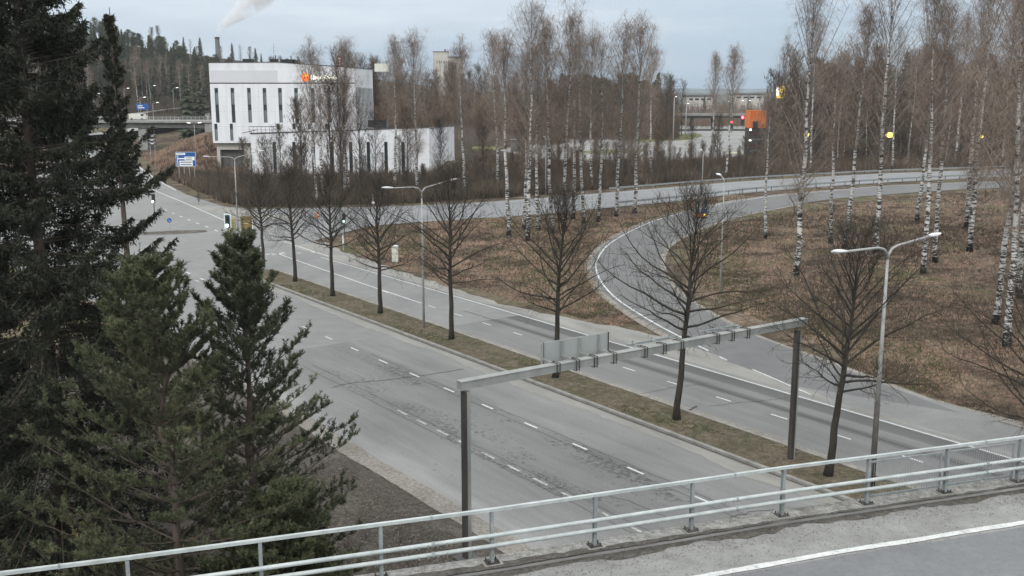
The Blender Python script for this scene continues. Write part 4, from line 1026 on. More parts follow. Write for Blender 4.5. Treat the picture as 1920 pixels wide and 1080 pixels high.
b.bar((l2(560), .9, np.interp(l2(560), [0, Wl], [zt0, zt1]) + .8), (Wl, .9, zt1 + .8), .04, .04); b.build('roof_railing', M['concrete_dark'], lb)
Xh, zh = PL(970, 285, 318); t = thing('utility_hut', 'small dark grey flat roofed hut by the pale yard behind the island birches', 'hut', (Xh, 318, 0))
b = MB(); b.box((0, 0, 1.9), (4.2, 3, 3.8)); b.build('wall', M['concrete_dark'], t); b = MB(); b.box((0, 0, 3.9), (4.6, 3.4, .2)); b.build('roof', M['concrete'], t); b = MB(); b.box((.8, -1.52, 1.1), (.95, .06, 2.1)); b.build('door', M['black'], t)
M['lawn'] = soil('lawn', [(.10, .115, .04), (.15, .15, .07), (.17, .15, .09)], .15, 2)
sheet('verge', [G(*p) for p in ((1150, 262), (1230, 252), (1312, 251), (1318, 256), (1290, 263), (1200, 268))], .17, M['lawn']); sheet('verge', [G(*p) for p in ((1060, 285), (1190, 280), (1220, 284), (1130, 290))], .17, M['lawn']); sheet('verge', [G(*p) for p in ((890, 262), (1010, 252), (1040, 257), (960, 272), (905, 290), (880, 300))], .19, M['lawn'])
a_, c_w = G(1060, 247), G(1240, 243); t = thing('retaining_wall', 'long low pale wall along the back of the yard behind the birches', 'wall', (0, 0, 0)); b = MB(); b.bar((a_[0], a_[1], .7), (c_w[0], c_w[1], .7), .4, 1.4); b.build('wall', M['beige'], t); b = MB(); b.bar((a_[0], a_[1], 1.45), (c_w[0], c_w[1], 1.45), .55, .1); b.build('coping', M['concrete'], t)
# red pylon behind
X, z = PL(637, 104, 262); t = thing('pylon_sign', 'dark red upright pylon sign with white marks rising behind the office roof', 'sign', (X, 262, 5))
b = MB(); b.box((0, 0, (z - 5) / 2), (.5, .4, z - 5)); b.build('mast', M['black'], t)
b = MB(); b.box((0, -.25, z - 5 - 2.0), (1.15, .5, 4.0)); f = b.build('board', M['red_board'], t)
b = MB()
for k in range(4): b.box((0, -.53, z - 5 - .8 - k * .72), (.5, .05, .42)); 
b.build('lettering', M['white_board'], f)
for (pa, pb_, top, Yb, lab) in ((1284, 1334, 180.5, 760, 'long low pale roofed building on the skyline left of the twin lamps'), (1372, 1428, 177.5, 820, 'low pale building on the skyline above the orange block')):
    Xa, Xb, zt_b = PL(pa, top, Yb)[0], PL(pb_, top, Yb)[0], PL(pa, top, Yb)[1]; t = thing('distant_hall', lab, 'building', ((Xa + Xb) / 2, Yb, 0))
    b = MB(); b.box((0, 0, zt_b / 2), (Xb - Xa, 16, zt_b)); b.build('wall', M['beige'], t); b = MB(); b.box((0, 0, zt_b + .4), (Xb - Xa + 1.5, 17.5, .9)); b.build('roof', M['concrete_dark'], t)
    for k in range(4): b = MB(); b.box(((k - 1.5) * (Xb - Xa) / 4.5, -8.05, zt_b - 2.2), ((Xb - Xa) / 7, .1, 1.4)); b.build('window', M['glass_dark'], t)
# silo
Ys = 520; X, z = PL(826, 98, Ys); t = thing('silo_tower', 'pale concrete silo block with a taller lift tower, rising over the brown thicket', 'building', (X, Ys, 0))
X2 = PL(813, 98, Ys)[0] - X; X3 = PL(841, 98, Ys)[0] - X; X4 = PL(866, 108, Ys)[0] - X; zm = ZT(108, Ys)
b = MB(); b.box(((X2 + X3) / 2, 0, z / 2), (X3 - X2, 8, z)); b.build('tower', M['beige'], t)
b = MB(); b.box(((X2 + X4) / 2 + .6, 1.5, zm / 2), (X4 - X2 - .6, 14, zm)); 
for k in range(6): b.tube([(X2 + 2 + k * (X4 - X2 - 2) / 6 + .8, -5.4, 0), (X2 + 2 + k * (X4 - X2 - 2) / 6 + .8, -5.4, zm - 2)], 1.15, 12)
b.build('silo_cells', M['beige'], t)
b = MB(); b.box(((X2 + X3) / 2, 0, z + .1), (X3 - X2 + .3, 8.3, .35)); b.box(((X3 + X4) / 2, -5.6, zm + .1), (X4 - X3 + .3, .6, .35)); b.cyl((X3 - 1.6, -3, z), .35, 1.4); b.build('roof_edge', M['concrete_dark'], t)
b = MB()
for k in range(7): b.box((X2 + 2.2 + k * 1.15, -6.6, zm - 2.2), (.3, .05, 1.6))
b.build('stain_vent', M['concrete_dark'], t)
# chimney and steam
Yc = 820; X, z = PL(407, 70, Yc); t = thing('chimney', 'dark power station chimney trailing white steam behind the wooded hill', 'chimney', (X, Yc, 0))
b = MB(); b.tube([(0, 0, 0), (0, 0, z)], [2.6, 1.75], 20); b.build('shaft', M['concrete_dark'], t, smooth=True)
b = MB(); b.tube([(0, 0, z - 1.0), (0, 0, z + .2)], 1.95, 20); b.build('rim', M['black'], t, smooth=True)
b = MB(); pts = []; rs = []
for px, py, r in ((407, 68, 4), (411, 58, 7), (418, 48, 9), (428, 38, 12), (442, 27, 15), (456, 17, 18), (470, 6, 22), (482, -6, 26), (495, -22, 30), (512, -42, 33)):
    q = PL(px, py, Yc); pts.append((q[0], Yc, q[1])); rs.append(r * Yc / FPX * 1.0)
b.tube(pts, rs, 20)
sm_m = bpy.data.materials.new('steam'); sm_m.use_nodes = True; q = sm_m.node_tree; q.nodes.clear()
pv = q.nodes.new('ShaderNodeVolumePrincipled'); pv.inputs['Color'].default_value = (.98, .98, .99, 1); pv.inputs['Anisotropy'].default_value = .2
tcn = q.nodes.new('ShaderNodeTexCoord'); nzn = q.nodes.new('ShaderNodeTexNoise'); nzn.inputs['Scale'].default_value = .075; nzn.inputs['Detail'].default_value = 7; nzn.inputs['Roughness'].default_value = .62
q.links.new(tcn.outputs['Object'], nzn.inputs[0]); r_ = q.nodes.new('ShaderNodeMapRange'); r_.inputs[1].default_value = .43; r_.inputs[2].default_value = .60; r_.inputs[3].default_value = 0.0; r_.inputs[4].default_value = .20
q.links.new(nzn.outputs[0], r_.inputs[0]); q.links.new(r_.outputs[0], pv.inputs['Density']); oo = q.nodes.new('ShaderNodeOutputMaterial'); q.links.new(pv.outputs[0], oo.inputs['Volume'])
tag(b.build('steam_plume', sm_m), 'white steam plume drifting up and right from the chimney', 'steam', kind='stuff')

# overpass far left
YO = 330.0
op = thing('overpass', 'concrete road overpass with a railing crossing behind the spruce, left of the white office block', 'bridge', (0, YO, 0))
zt_ = ZT(226, YO, 300); xa, xb = PL(-60, 226, YO)[0], PL(398, 226, YO)[0]
b = MB(); b.box(((xa + xb) / 2, 5, zt_ - .35), (xb - xa, 11, .7)); b.build('deck', M['concrete'], op)
b = MB(); b.box(((xa + xb) / 2, 4.5, zt_ - 1.55), (xb - xa - 4, 8, 1.7)); b.build('girder', M['concrete_dark'], op)
for px0, px1 in ((258, 274), (120, 132)): 
    u, v = PL(px0, 260, YO)[0], PL(px1, 260, YO)[0]; b = MB(); b.box(((u + v) / 2, 4.5, (zt_ - 2.3) / 2), (v - u, 7, zt_ - 2.3)); b.build('pier', M['concrete'], op)
b = MB(); u, v = PL(384, 240, YO)[0], PL(400, 240, YO)[0]; b.box(((u + v) / 2, 5, zt_ - 3), (v - u, 10, 4.6)); b.build('abutment', M['concrete'], op)
b = MB()
n = 60
for k in range(n): xx = xa + (xb - xa) * k / (n - 1); b.bar((xx, -.3, zt_), (xx, -.3, zt_ + 1.2), .08, .08)
for z in (.45, .85, 1.2): b.bar((xa, -.3, zt_ + z), (xb, -.3, zt_ + z), .07, .08)
b.build('railing', M['galv'], op)
# upper road
def draped(name, pts, wd, mat, dz=.12, n=60):
    P = resample(pts, n); d = np.gradient(P, axis=0); d /= np.linalg.norm(d, axis=1, keepdims=True); q = np.stack([-d[:, 1], d[:, 0]], 1) * wd / 2
    b = MB(); L = P - q; R = P + q
    for i in range(n): z = hz(*P[i]) + dz; b.v += [(L[i][0], L[i][1], z), (R[i][0], R[i][1], z)]
    b.f = [(2 * i, 2 * i + 1, 2 * i + 3, 2 * i + 2) for i in range(n - 1)]; b.m = [0] * len(b.f); tag(b.build(name, mat), kind='structure'); return P
draped('road', [(-215, 352), (-170, 356), (-148, 366), (-128, 382), (-112, 402), (-98, 430)], 26, M['lot'], .7)
P = resample([(-230, 378), (-180, 382), (-150, 392), (-125, 412), (-112, 430)], 40)
t = thing('upper_guard_rail', 'pale guard rail curving along the upper road below the wooded hill', 'guard rail', (0, 0, 0)); b = MB()
for a, c in zip(P[:-1], P[1:]): b.bar((a[0], a[1], hz(*a) + 1.1), (c[0], c[1], hz(*c) + 1.1), .15, .4)
b.build('beam', M['galv'], t); b = MB()
for a in P[::2]: b.box((a[0], a[1], hz(*a) + .5), (.15, .15, 1.2))
b.build('post_row', M['galv_dark'], t)
X, z = PL(258, 221, 334); t = thing('delivery_van', 'light van with glowing rear lamps on the overpass behind the spruce tips', 'van', (X, 334, zt_))
b = MB(); b.box((0, 0, 1.3), (5.0, 2.0, 1.7)); b.box((2.3, 0, 1.0), (1.4, 1.95, 1.1)); b.build('body', M['cab'], t)
b = MB(); b.box((1.9, -1.01, 1.7), (1.0, .04, .6)); b.build('window', M['glass_dark'], t)
for k in (-1.6, 1.7): b = MB(); b.tube([(k, -1.05, .38), (k, -.8, .38)], .38, 14); b.build('wheel', M['black'], t)
b = MB(); b.box((-2.52, -.7, 1.1), (.05, .3, .4)); b.box((-2.2, -1.02, 1.0), (.3, .05, .4)); b.build('tail_lamp', M['lit_orange'], t)

# far right overpass, orange block, lit yellow sign
YR = 540.0
t = thing('far_overpass', 'long low dark overpass on piers behind the parking lot', 'bridge', (0, YR, 0)); za = ZT(213, YR)
xa, xb = PL(1200, 214, YR)[0], PL(1430, 214, YR)[0]
b = MB(); b.box(((xa + xb) / 2, 4, za - .6), (xb - xa, 10, 1.1)); b.build('deck', M['concrete'], t)
b = MB(); b.box(((xa + xb) / 2, 4.5, za - 1.8), (xb - xa, 8, 1.4)); b.build('girder', M['concrete_dark'], t)
for px in (1225, 1262, 1300, 1340, 1375, 1410): x = PL(px, 220, YR)[0]; b = MB(); b.box((x, 4, (za - 2) / 2), (1.2, 5, za - 2)); b.build('pier', M['concrete_dark'], t)
b = MB()
for z in (.5, 1.0): b.bar((xa, -.9, za + z), (xb, -.9, za + z), .08, .08)
b.build('railing', M['galv_dark'], t)
Yo = 296.0; X = PL(1420, 250, Yo)[0]; t = thing('orange_block', 'tall orange clad block above a dark lower storey right of the parking lot', 'building', (X, Yo, 0))
z1_, z2_, zm_ = ZT(207, Yo), ZT(240, Yo), ZT(290, Yo); wq = 30 * Yo / FPX
b = MB(); b.box((0, 3, (z1_ + z2_) / 2), (wq, 6, z1_ - z2_)); f = b.build('upper_storey', M['orange'], t)
b = MB(); b.box((-wq * .14, -.03, z2_ + 1.0), (wq * .32, .1, 1.9)); b.build('opening', M['glass_dark'], f)
b = MB()
for k in range(5): b.box((-wq / 2 + wq * (k + .5) / 5, -.04, (z1_ + z2_) / 2 + 1.4), (.08, .05, 1.8))
b.build('cladding_rib', M['red_board'], f)
b = MB(); b.box((0, 3.2, z2_ / 2), (wq * .96, 5.6, z2_)); f = b.build('lower_storey', M['gantry_dark'], t)
for k in range(4): b = MB(); b.box((0, .36, 1.4 + k * 1.7), (wq * .8, .06, .5)); b.build('louvre', M['brown_wall'] if k % 2 else M['concrete_dark'], f)
b = MB(); b.box((-wq * .42, .25, z2_ - .5), (.5, .2, .5)); b.box((-wq * .42, .25, z2_ - 3.6), (.6, .2, .4)); b.build('wall_lamp', M['lit_soft'], f)
Yy = 330.0; X, z = PL(1461, 160, Yy); t = thing('lit_yellow_sign', 'glowing yellow and white sign board high behind the tall birch', 'sign', (X, Yy, 2))
zz = z - 2
b = MB(); b.cyl((0, .3, 0), .3, zz); b.build('mast', M['pole_dark'], t)
b = MB(); b.box((.6, 0, zz - 2.2), (2.6, .4, 3.8)); f = b.build('board', M['lit_board_yellow'], t)
b = MB(); b.box((-.5, -.22, zz - 1.9), (.8, .1, 2.6)); b.build('white_face', M['lit_soft'], f)
b = MB()
for k in range(4): b.box((.9, -.23, zz - .9 - k * .85), (1.3 - .4 * (k % 2), .06, .3))
b.build('lettering', M['brown_board'], f)
# three yellow path lamps in the wood at right
for px, yl, lab in ((1513, 253, 'yellow glowing lamp in the dark wood beside the fullest birch at left'), (1668, 253, 'brightest yellow glowing lamp in the middle of the dark wood'), (1840, 256, 'faint yellow glowing lamp in the dark wood, rightmost of three')):
    Yq = 258.0; X, z = PL(px, yl, Yq); zb = hz(X, Yq)
    t = thing('path_lamp', lab, 'lamp', (X, Yq, zb), 0, 'yellow lamps glowing in the wood'); z -= zb
    b = MB(); b.tube([(0, 0, 0), (0, 0, z)], [.12, .08], 8); b.build('pole', M['pole_dark'], t)
    b = MB(); b.box((0, 0, z + .45), (.9, .9, .12)); b.build('hood', M['black'], t)
    r_ = 1.0 if px == 1668 else (.75 if px == 1513 else .6)
    b = MB(); n = 10
    for i in range(5):
        for j in range(n): b.v.append((r_ * math.sin(math.pi * i / 4) * math.cos(2 * math.pi * j / n), r_ * math.sin(math.pi * i / 4) * math.sin(2 * math.pi * j / n), z + r_ * .7 * math.cos(math.pi * i / 4)))
    b.f = [(i * n + j, (i + 1) * n + j, (i + 1) * n + (j + 1) % n, i * n + (j + 1) % n) for i in range(4) for j in range(n)]; b.m = [0] * len(b.f); b.build('globe', M['lit_yellow'], t, smooth=True)
X, z = PL(1551, 196, 300); t = thing('wood_street_lamp', 'small white lit lamp high in the wood right of the fullest birch', 'street lamp', (X, 300, 1)); z -= 1
b = MB(); b.tube([(0, 0, 0), (0, 0, z)], [.14, .08], 8); b.build('pole', M['pole_dark'], t); b = MB(); lamp_head(b, -.2, z, 1, .05); b.build('lamp_head', M['lit_white'], t)

# ------------------------------------------------------------------ trees
def rnd_dir(r, az, el): return np.array([math.cos(el) * math.cos(az), math.cos(el) * math.sin(az), math.sin(el)])
def grow(r, p, d, L, r0, r1, ns, up, wob, segs):
    pts = [np.array(p, float)]; d = np.array(d, float); st = L / ns
    for i in range(ns):
        d = d + np.array([r.uniform(-wob, wob), r.uniform(-wob, wob), r.uniform(-wob, wob) + up]); d /= np.linalg.norm(d)
        q = pts[-1] + d * st; a = r0 + (r1 - r0) * i / ns; c = r0 + (r1 - r0) * (i + 1) / ns
        segs.append((pts[-1], q, a, c)); pts.append(q)
    return pts, d
def trunk_mesh(name, pts, rs, mat, n=9):
    b = MB(); b.tube(pts, rs, n); me = bpy.data.meshes.new(name); me.from_pydata(b.v, [], b.f); me.materials.append(mat); me.polygons.foreach_set('use_smooth', [True] * len(b.f)); me.update(); return me
def linden(seed, H=10.2, spread=3.7, clear=.36, lean=0.0):
    r = random.Random(seed); tp = []; x = y = 0
    nt_ = 14
    for i in range(nt_ + 1):
        f = i / nt_; x += r.uniform(-.05, .05) + lean * .06; y += r.uniform(-.05, .05); tp.append((x, y, H * f))
    rs = [.175 * (1 - f) ** .8 + .012 + (.05 if i == 0 else 0) for i, f in enumerate([k / nt_ for k in range(nt_ + 1)])]
    P = np.array(tp); limbs = []; subs = []; tw = []
    nl = 38; az = r.uniform(0, 6)
    for k in range(nl):
        f = clear + (1 - clear) * (k / nl) ** 1.05 * .97; z = H * f
        c = np.array([np.interp(z, P[:, 2], P[:, 0]), np.interp(z, P[:, 2], P[:, 1]), z]); rr_ = np.interp(z, P[:, 2], rs)
        az += 2.4 + r.uniform(-.5, .5)
        u = (f - clear) / (1 - clear)
        el = math.radians(np.interp(u, [0, .15, .5, 1], [13, 27, 47, 68]) + r.uniform(-9, 9)); L = spread * np.interp(u, [0, .12, .35, .6, .8, 1], [.95, 1.25, 1.25, .95, .6, .2]) * r.uniform(.78, 1.15)
        lr = min(.055, rr_ * .5) * (.6 + .5 * L / spread)
        ns = 7; pts, d = grow(r, c, rnd_dir(r, az, el), L, lr, .010, ns, .022, .19, limbs)
        for i in range(2, ns + 1):
            for q in range(3):
                p = pts[i] + (pts[i - 1] - pts[i]) * r.random(); dd = pts[i] - pts[i - 1]; dd = dd / np.linalg.norm(dd)
                side = np.cross(dd, rnd_dir(r, r.uniform(0, 6.28), r.uniform(-.6, 1.2))); side /= np.linalg.norm(side) + 1e-9
                L2 = (L * (1 - i / (ns + 2.)) * .40 + .45) * r.uniform(.6, 1.25)
                p2, d2 = grow(r, p, dd * .75 + side * .8, L2, .011, .005, 4, .05, .26, subs)
                for i2 in range(1, 5):
                    for q2 in range(2):
                        d3 = (p2[i2] - p2[i2 - 1]); d3 = d3 / np.linalg.norm(d3); s3 = np.cross(d3, rnd_dir(r, r.uniform(0, 6.28), r.uniform(-1, 1)))
                        grow(r, p2[i2], d3 * .7 + s3 * .8, r.uniform(.18, .45), .0052, .0035, 2, .05, .3, tw)
    T = np.concatenate([seg_tris(limbs, 4), seg_tris(subs, 3), seg_tris(tw, 2)]); mi_ = [0] * (len(limbs) * 8) + [0] * (len(subs) * 6) + [1] * (len(tw) * 2)
    return trunk_mesh('trunk', tp, rs, M['bark']), tri_mesh('crown', T, [M['bark'], M['linden_twig']], mi_)
LL = [((494, 500), 343, 'first bare linden of the median row, farthest from the camera by the junction'),
      ((553, 528), 325, 'second bare linden of the median row, counted from the junction'),
      ((625, 556), 330, 'third bare linden of the median row, counted from the junction'),
      ((712, 588), 345, 'fourth bare linden of the median row, left of the median lamp'),
      ((845, 637), 333, 'fifth bare linden of the median row, right of the median lamp'),
      ((1039, 708), 375, 'sixth bare linden of the median row, behind the gantry sign panels'),
      ((1266, 788), 385, 'seventh bare linden of the median row, seen through the middle of the gantry'),
      ((1551, 893), 455, 'eighth bare linden of the median row with a kinked trunk, nearest the camera')]
for i, (bp, top, lab) in enumerate(LL):
    x, y = G(*bp, .15); H = ZT(top, y, bp[0]) - .1
    tm, cm = linden(100 + i, H, [3.3, 3.2, 3.5, 3.6, 4.1, 3.9, 4.1, 4.0][i], [.42, .38, .40, .34, .34, .36, .40, .37][i], [0, 0, 0, 0, 0, .5, .9, .9][i])
    t = thing('linden_tree', lab, 'tree', (x, y, .12), 0, 'bare lindens in the planted median')
    mobj('trunk', tm, t); mobj('crown', cm, t)
x, y = G(1932, 820); tm, cm = linden(140, 7.5, 4.8, .12, -.4)
t = thing('linden_tree', 'bare spreading tree at the right edge of the picture beside the ramp kerb', 'tree', (x, y, 0), .5); mobj('trunk', tm, t); mobj('crown', cm, t)

def birch(seed, H=22, R=2.6, clear=.38, nl=40, r0=.17, dens=1.0, twm='birch_twig', steep=1.0, tww=.010, droop=.12):
    r = random.Random(seed); tp = []; x = y = 0; nt_ = 16; lx_ = r.uniform(-.05, .05)
    for i in range(nt_ + 1):
        f = i / nt_; x += r.uniform(-.09, .09) + lx_; y += r.uniform(-.09, .09); tp.append((x, y, H * f))
    rs = [r0 * (1 - k / nt_) ** .85 + .012 + (.05 if k == 0 else 0) for k in range(nt_ + 1)]
    P = np.array(tp); limbs = []; subs = []; tw = []; az = r.uniform(0, 6)
    for k in range(nl):
        f = clear + (1 - clear) * (k / nl) * .98; z = H * f; u = (f - clear) / (1 - clear)
        c = np.array([np.interp(z, P[:, 2], P[:, 0]), np.interp(z, P[:, 2], P[:, 1]), z]); az += 2.4 + r.uniform(-.6, .6)
        prof = (math.sin(math.pi * min(1, u * .78 + .22)) ** .7) * 1.0 if u < .9 else .35
        el = math.radians((48 + 22 * u + r.uniform(-10, 10)) * steep); L = R * prof * r.uniform(.75, 1.3) / max(.35, math.cos(el)) * .72
        if k < nl * .15 and r.random() < .4: L *= .5
        ns = 6; pts, d = grow(r, c, rnd_dir(r, az, el), L, min(.05, np.interp(z, P[:, 2], rs) * .5), .012, ns, .02, .09, limbs)
        for i in range(2, ns + 1):
            for q in range(int(round(3.9 * dens))):
                dd = pts[i] - pts[i - 1]; dd = dd / np.linalg.norm(dd); p = pts[i] - dd * r.random() * .5; s_ = np.cross(dd, rnd_dir(r, r.uniform(0, 6.28), r.uniform(-1, 1)))
                L2 = r.uniform(.5, 1.15)
                p2, d2 = grow(r, p, dd * .6 + s_ * .9, L2, .011, tww * .7, 3, -.02, .2, subs)
                for i2 in range(1, 4):
                    for q2 in range(2):
                        s3 = rnd_dir(r, r.uniform(0, 6.28), r.uniform(-.6, .5)); d3 = (p2[i2] - p2[i2 - 1]); d3 = d3 / np.linalg.norm(d3)
                        grow(r, p2[i2], d3 * .5 + s3 * .7, r.uniform(.35, .9), tww * .75, tww * .4, 3, -droop * 2.6, .15, tw)
    T = np.concatenate([seg_tris(limbs, 3), seg_tris(subs, 2), seg_tris(tw, 2)]); mi_ = [0] * (len(limbs) * 6) + [1] * (len(subs) * 2) + [1] * (len(tw) * 2)
    return trunk_mesh('trunk', tp, rs, M['birch'], 8), tri_mesh('crown', T, [M['birch_limb'], M[twm]], mi_)
BP = [birch(200 + k, 20, [2.7, 3.2, 2.4, 3.0, 2.6, 3.4][k], [.42, .30, .46, .38, .5, .22][k], [50, 58, 44, 52, 40, 64][k], .19 + .015 * (k % 3), 1.35) for k in range(6)]
BG = 'birches around the back road and ramp'
# (base px, base py, top py, proto, thickness, label)
BI = [((955, 440), 85, 2, 'birch with a dark banded foot, leftmost on the grass island'),
      ((981, 430), 110, 4, 'thin birch close left of the tallest birch on the grass island'),
      ((990, 452), 25, 1, 'tallest thick birch of the grass island clump'),
      ((1011, 432), 100, 4, 'thin birch close right of the tallest birch on the grass island'),
      ((1038, 438), 55, 0, 'birch directly behind the sixth linden crown'),
      ((1058, 430), 40, 3, 'tall birch on the grass island with a dense leader right of the sixth linden'),
      ((1075, 409), 90, 2, 'slim birch on the grass island whose foot touches the guard rail'),
      ((1094, 417), 75, 0, 'slim birch left of the reddish brush pile on the grass island'),
      ((1121, 414), 85, 3, 'birch standing in the reddish brush pile on the grass island'),
      ((1155, 405), 60, 1, 'thick birch with a dark foot on the narrow end of the grass island'),
      ((1190, 399), 55, 5, 'birch with a flared foot, last on the narrow end of the grass island'),
      ((1492, 520), -5, 5, 'fullest birch at the left front of the brown slope, with rising limbs'),
      ((1436, 448), 190, 4, 'grey thin trunk on the brown slope left of the fullest birch'),
      ((1580, 470), 30, 0, 'birch on the slope behind the eighth linden'),
      ((1641, 480), -60, 1, 'thick white birch in the middle of the brown slope'),
      ((1559, 462), 120, 4, 'slim birch close left of the birch behind the eighth linden'),
      ((1718, 425), 90, 2, 'birch behind the pair with the forked stem'),
      ((1730, 515), -10, 3, 'left stem of the forked looking birch pair by the right lamp head'),
      ((1755, 498), 30, 0, 'right stem of the forked looking birch pair by the right lamp head'),
      ((1811, 440), 20, 2, 'thin left stem of the close birch pair on the right of the slope'),
      ((1818, 480), -40, 5, 'thicker right stem of the close birch pair on the right of the slope'),
      ((1866, 610), -20, 3, 'leaning near birch with a crooked stem low on the right slope'),
      ((1892, 650), -60, 1, 'nearest birch at the foot of the slope by the right edge'),
      ((1915, 560), -60, 0, 'birch trunk cut by the right edge of the picture'),
      # far side of back road
      ((1222, 335), 100, 4, 'birch beyond the back road, left of the parking lot lamps'),
      ((1332, 300), 110, 2, 'left birch of the two crossing the parking lot view'),
      ((1359, 332), 100, 0, 'right birch of the two crossing the parking lot view'),
      ((872, 362), 95, 3, 'birch beyond the back road at the curved end of the low wing'),
      ((935, 352), 75, 1, 'birch beyond the back road with a thin pale stem behind the island birches'),
      ((740, 355), 85, 2, 'birch in front of the low wing, nearest the red pylon sign'),
      ((783, 362), 80, 5, 'white stemmed birch in front of the curved end of the low wing'),
      ((645, 378), 90, 1, 'dark limbed birch rising in front of the lit office sign'),
      ((596, 385), 100, 3, 'left stem of the twin birches in front of the office windows'),
      ((606, 384), 130, 4, 'right stem of the twin birches in front of the office windows'),
      ((656, 377), 150, 2, 'thin birch right of the dark limbed birch by the office'),
      ((1110, 352), 70, 3, 'birch behind the back road between the island birches'),
      ((1672, 318), 60, 0, 'birch past the back road beside the middle yellow lamp'),
      ((1521, 322), 50, 4, 'birch past the back road beside the left yellow lamp'),
      ((1880, 305), 10, 5, 'birch past the back road at the far right'),
      ((1790, 310), 40, 2, 'birch past the back road left of the rightmost yellow lamp')]
rr = random.Random(12)
for (bp, top, pr, lab) in BI:
    x, y = G(*bp); z = hz(x, y); H = ZT(top, y, bp[0]) - z
    t = thing('birch_tree', lab, 'birch', (x, y, z - .05), rr.uniform(0, 6.28), BG)
    k = H / 20.0; xy_ = max(.8, min(1.25, .55 + .5 * k))
    tr = mobj('trunk', BP[pr][0], t); cr_ = mobj('crown', BP[pr][1], t)
    tr.scale = (xy_ * 1.05, xy_ * 1.05, k); cr_.scale = (xy_, xy_, k)
EXTRA = True
def bare_far(seed, H, R, mat, nl=34, tww=.02, conif=False):
    r = random.Random(seed); limbs = []; tw = []; tp = [(0, 0, 0), (r.uniform(-.2, .2), r.uniform(-.2, .2), H * .5), (r.uniform(-.3, .3), 0, H)]
    for a, c, u, v in ((0, 1, .14, .08), (1, 2, .08, .015)): limbs.append((np.array(tp[a], float), np.array(tp[c], float), u, v))
    for k in range(nl):
        f = .12 + .86 * k / nl; az = k * 2.4 + r.random(); el = math.radians(r.uniform(35, 70)); L = R * (math.sin(math.pi * (.2 + .75 * f)) ** .6) * r.uniform(.7, 1.3)
        pts, d = grow(r, (np.interp(f, [0, .5, 1], [0, tp[1][0], tp[2][0]]), 0, H * f), rnd_dir(r, az, el), L, .04, .015, 4, .06, .12, limbs)
        for i in range(1, 5):
            for q in range(4):
                p2, _ = grow(r, pts[i], rnd_dir(r, r.uniform(0, 6.28), r.uniform(-.1, 1.3)), r.uniform(.5, 1.3), tww, tww * .6, 2, .05, .2, tw)
                for q2 in range(3): grow(r, p2[1], rnd_dir(r, r.uniform(0, 6.28), r.uniform(-.3, 1.3)), r.uniform(.3, .8), tww * .8, tww * .4, 1, 0, .1, tw)
    T = np.concatenate([seg_tris(limbs, 3), seg_tris(tw, 2)]); return tri_mesh('bare_tree', T, [M['bark_grey'], mat], [0] * (len(limbs) * 6) + [1] * (len(tw) * 2))
FB = [bare_far(300 + k, 12, 2.6, M['brown_twig'], 34, .022) for k in range(4)]
FD = [bare_far(320 + k, 13, 2.9, M['dark_twig'], 36, .024) for k in range(3)]
def conifer_far(seed, H, R, mat):
    r = random.Random(seed); T = []
    limbs = [(np.array([0, 0, 0.]), np.array([0, 0, H * .98]), .16, .02)]
    lv = 26
    for k in range(lv):
        f = .14 + .86 * k / lv; rad = R * (1 - f) ** .8 * r.uniform(.75, 1.2) + .12
        for q in range(9):
            az = r.uniform(0, 6.28); L = rad * r.uniform(.6, 1.1); p = np.array([0, 0, H * f + r.uniform(-.2, .2)]); d = rnd_dir(r, az, r.uniform(-.5, -.05)); e = p + d * L
            sd = np.cross(d, [0, 0, 1.]); sd /= np.linalg.norm(sd)
            for j in range(4):
                a0 = p + d * L * (.15 + .2 * j); w_ = .30 * rad * r.uniform(.5, 1) + .08
                T.append([a0 + sd * w_, a0 - sd * w_ * .3 + d * .25, a0 + d * L * .32 - np.array([0, 0, r.uniform(.15, .55)])])
                T.append([a0 - sd * w_, a0 + sd * w_ * .3 + d * .25, a0 + d * L * .30 - np.array([0, 0, r.uniform(.1, .5)])])
    S_ = seg_tris(limbs, 5); A = np.concatenate([S_, np.array(T)])
    return tri_mesh('conifer', A, [M['bark_grey'], mat], [0] * len(S_) + [1] * len(T))
def pine_far(seed, H, R, mat):
    r = random.Random(seed); T = []; limbs = [(np.array([0, 0, 0.]), np.array([r.uniform(-.3, .3), 0, H * .95]), .17, .05)]
    for k in range(30):
        f = .5 + .5 * k / 30; az = k * 2.4; L = R * math.sin(math.pi * (.25 + .7 * (f - .5) * 2)) * r.uniform(.6, 1.2)
        pts, d = grow(r, (0, 0, H * f), rnd_dir(r, az, r.uniform(.1, .7)), L, .05, .02, 3, .05, .1, limbs)
        for i in (1, 2, 3):
            for q in range(26):
                c = pts[i] + np.array([r.gauss(0, .38), r.gauss(0, .38), r.gauss(0, .22)]); s_ = r.uniform(.12, .3)
                T.append([c + np.array([r.uniform(-s_, s_) for _ in range(3)]) for _ in range(3)])
    S_ = seg_tris(limbs, 4); return tri_mesh('pine', np.concatenate([S_, np.array(T)]), [M['pine_bark'], mat], [0] * len(S_) + [1] * len(T))
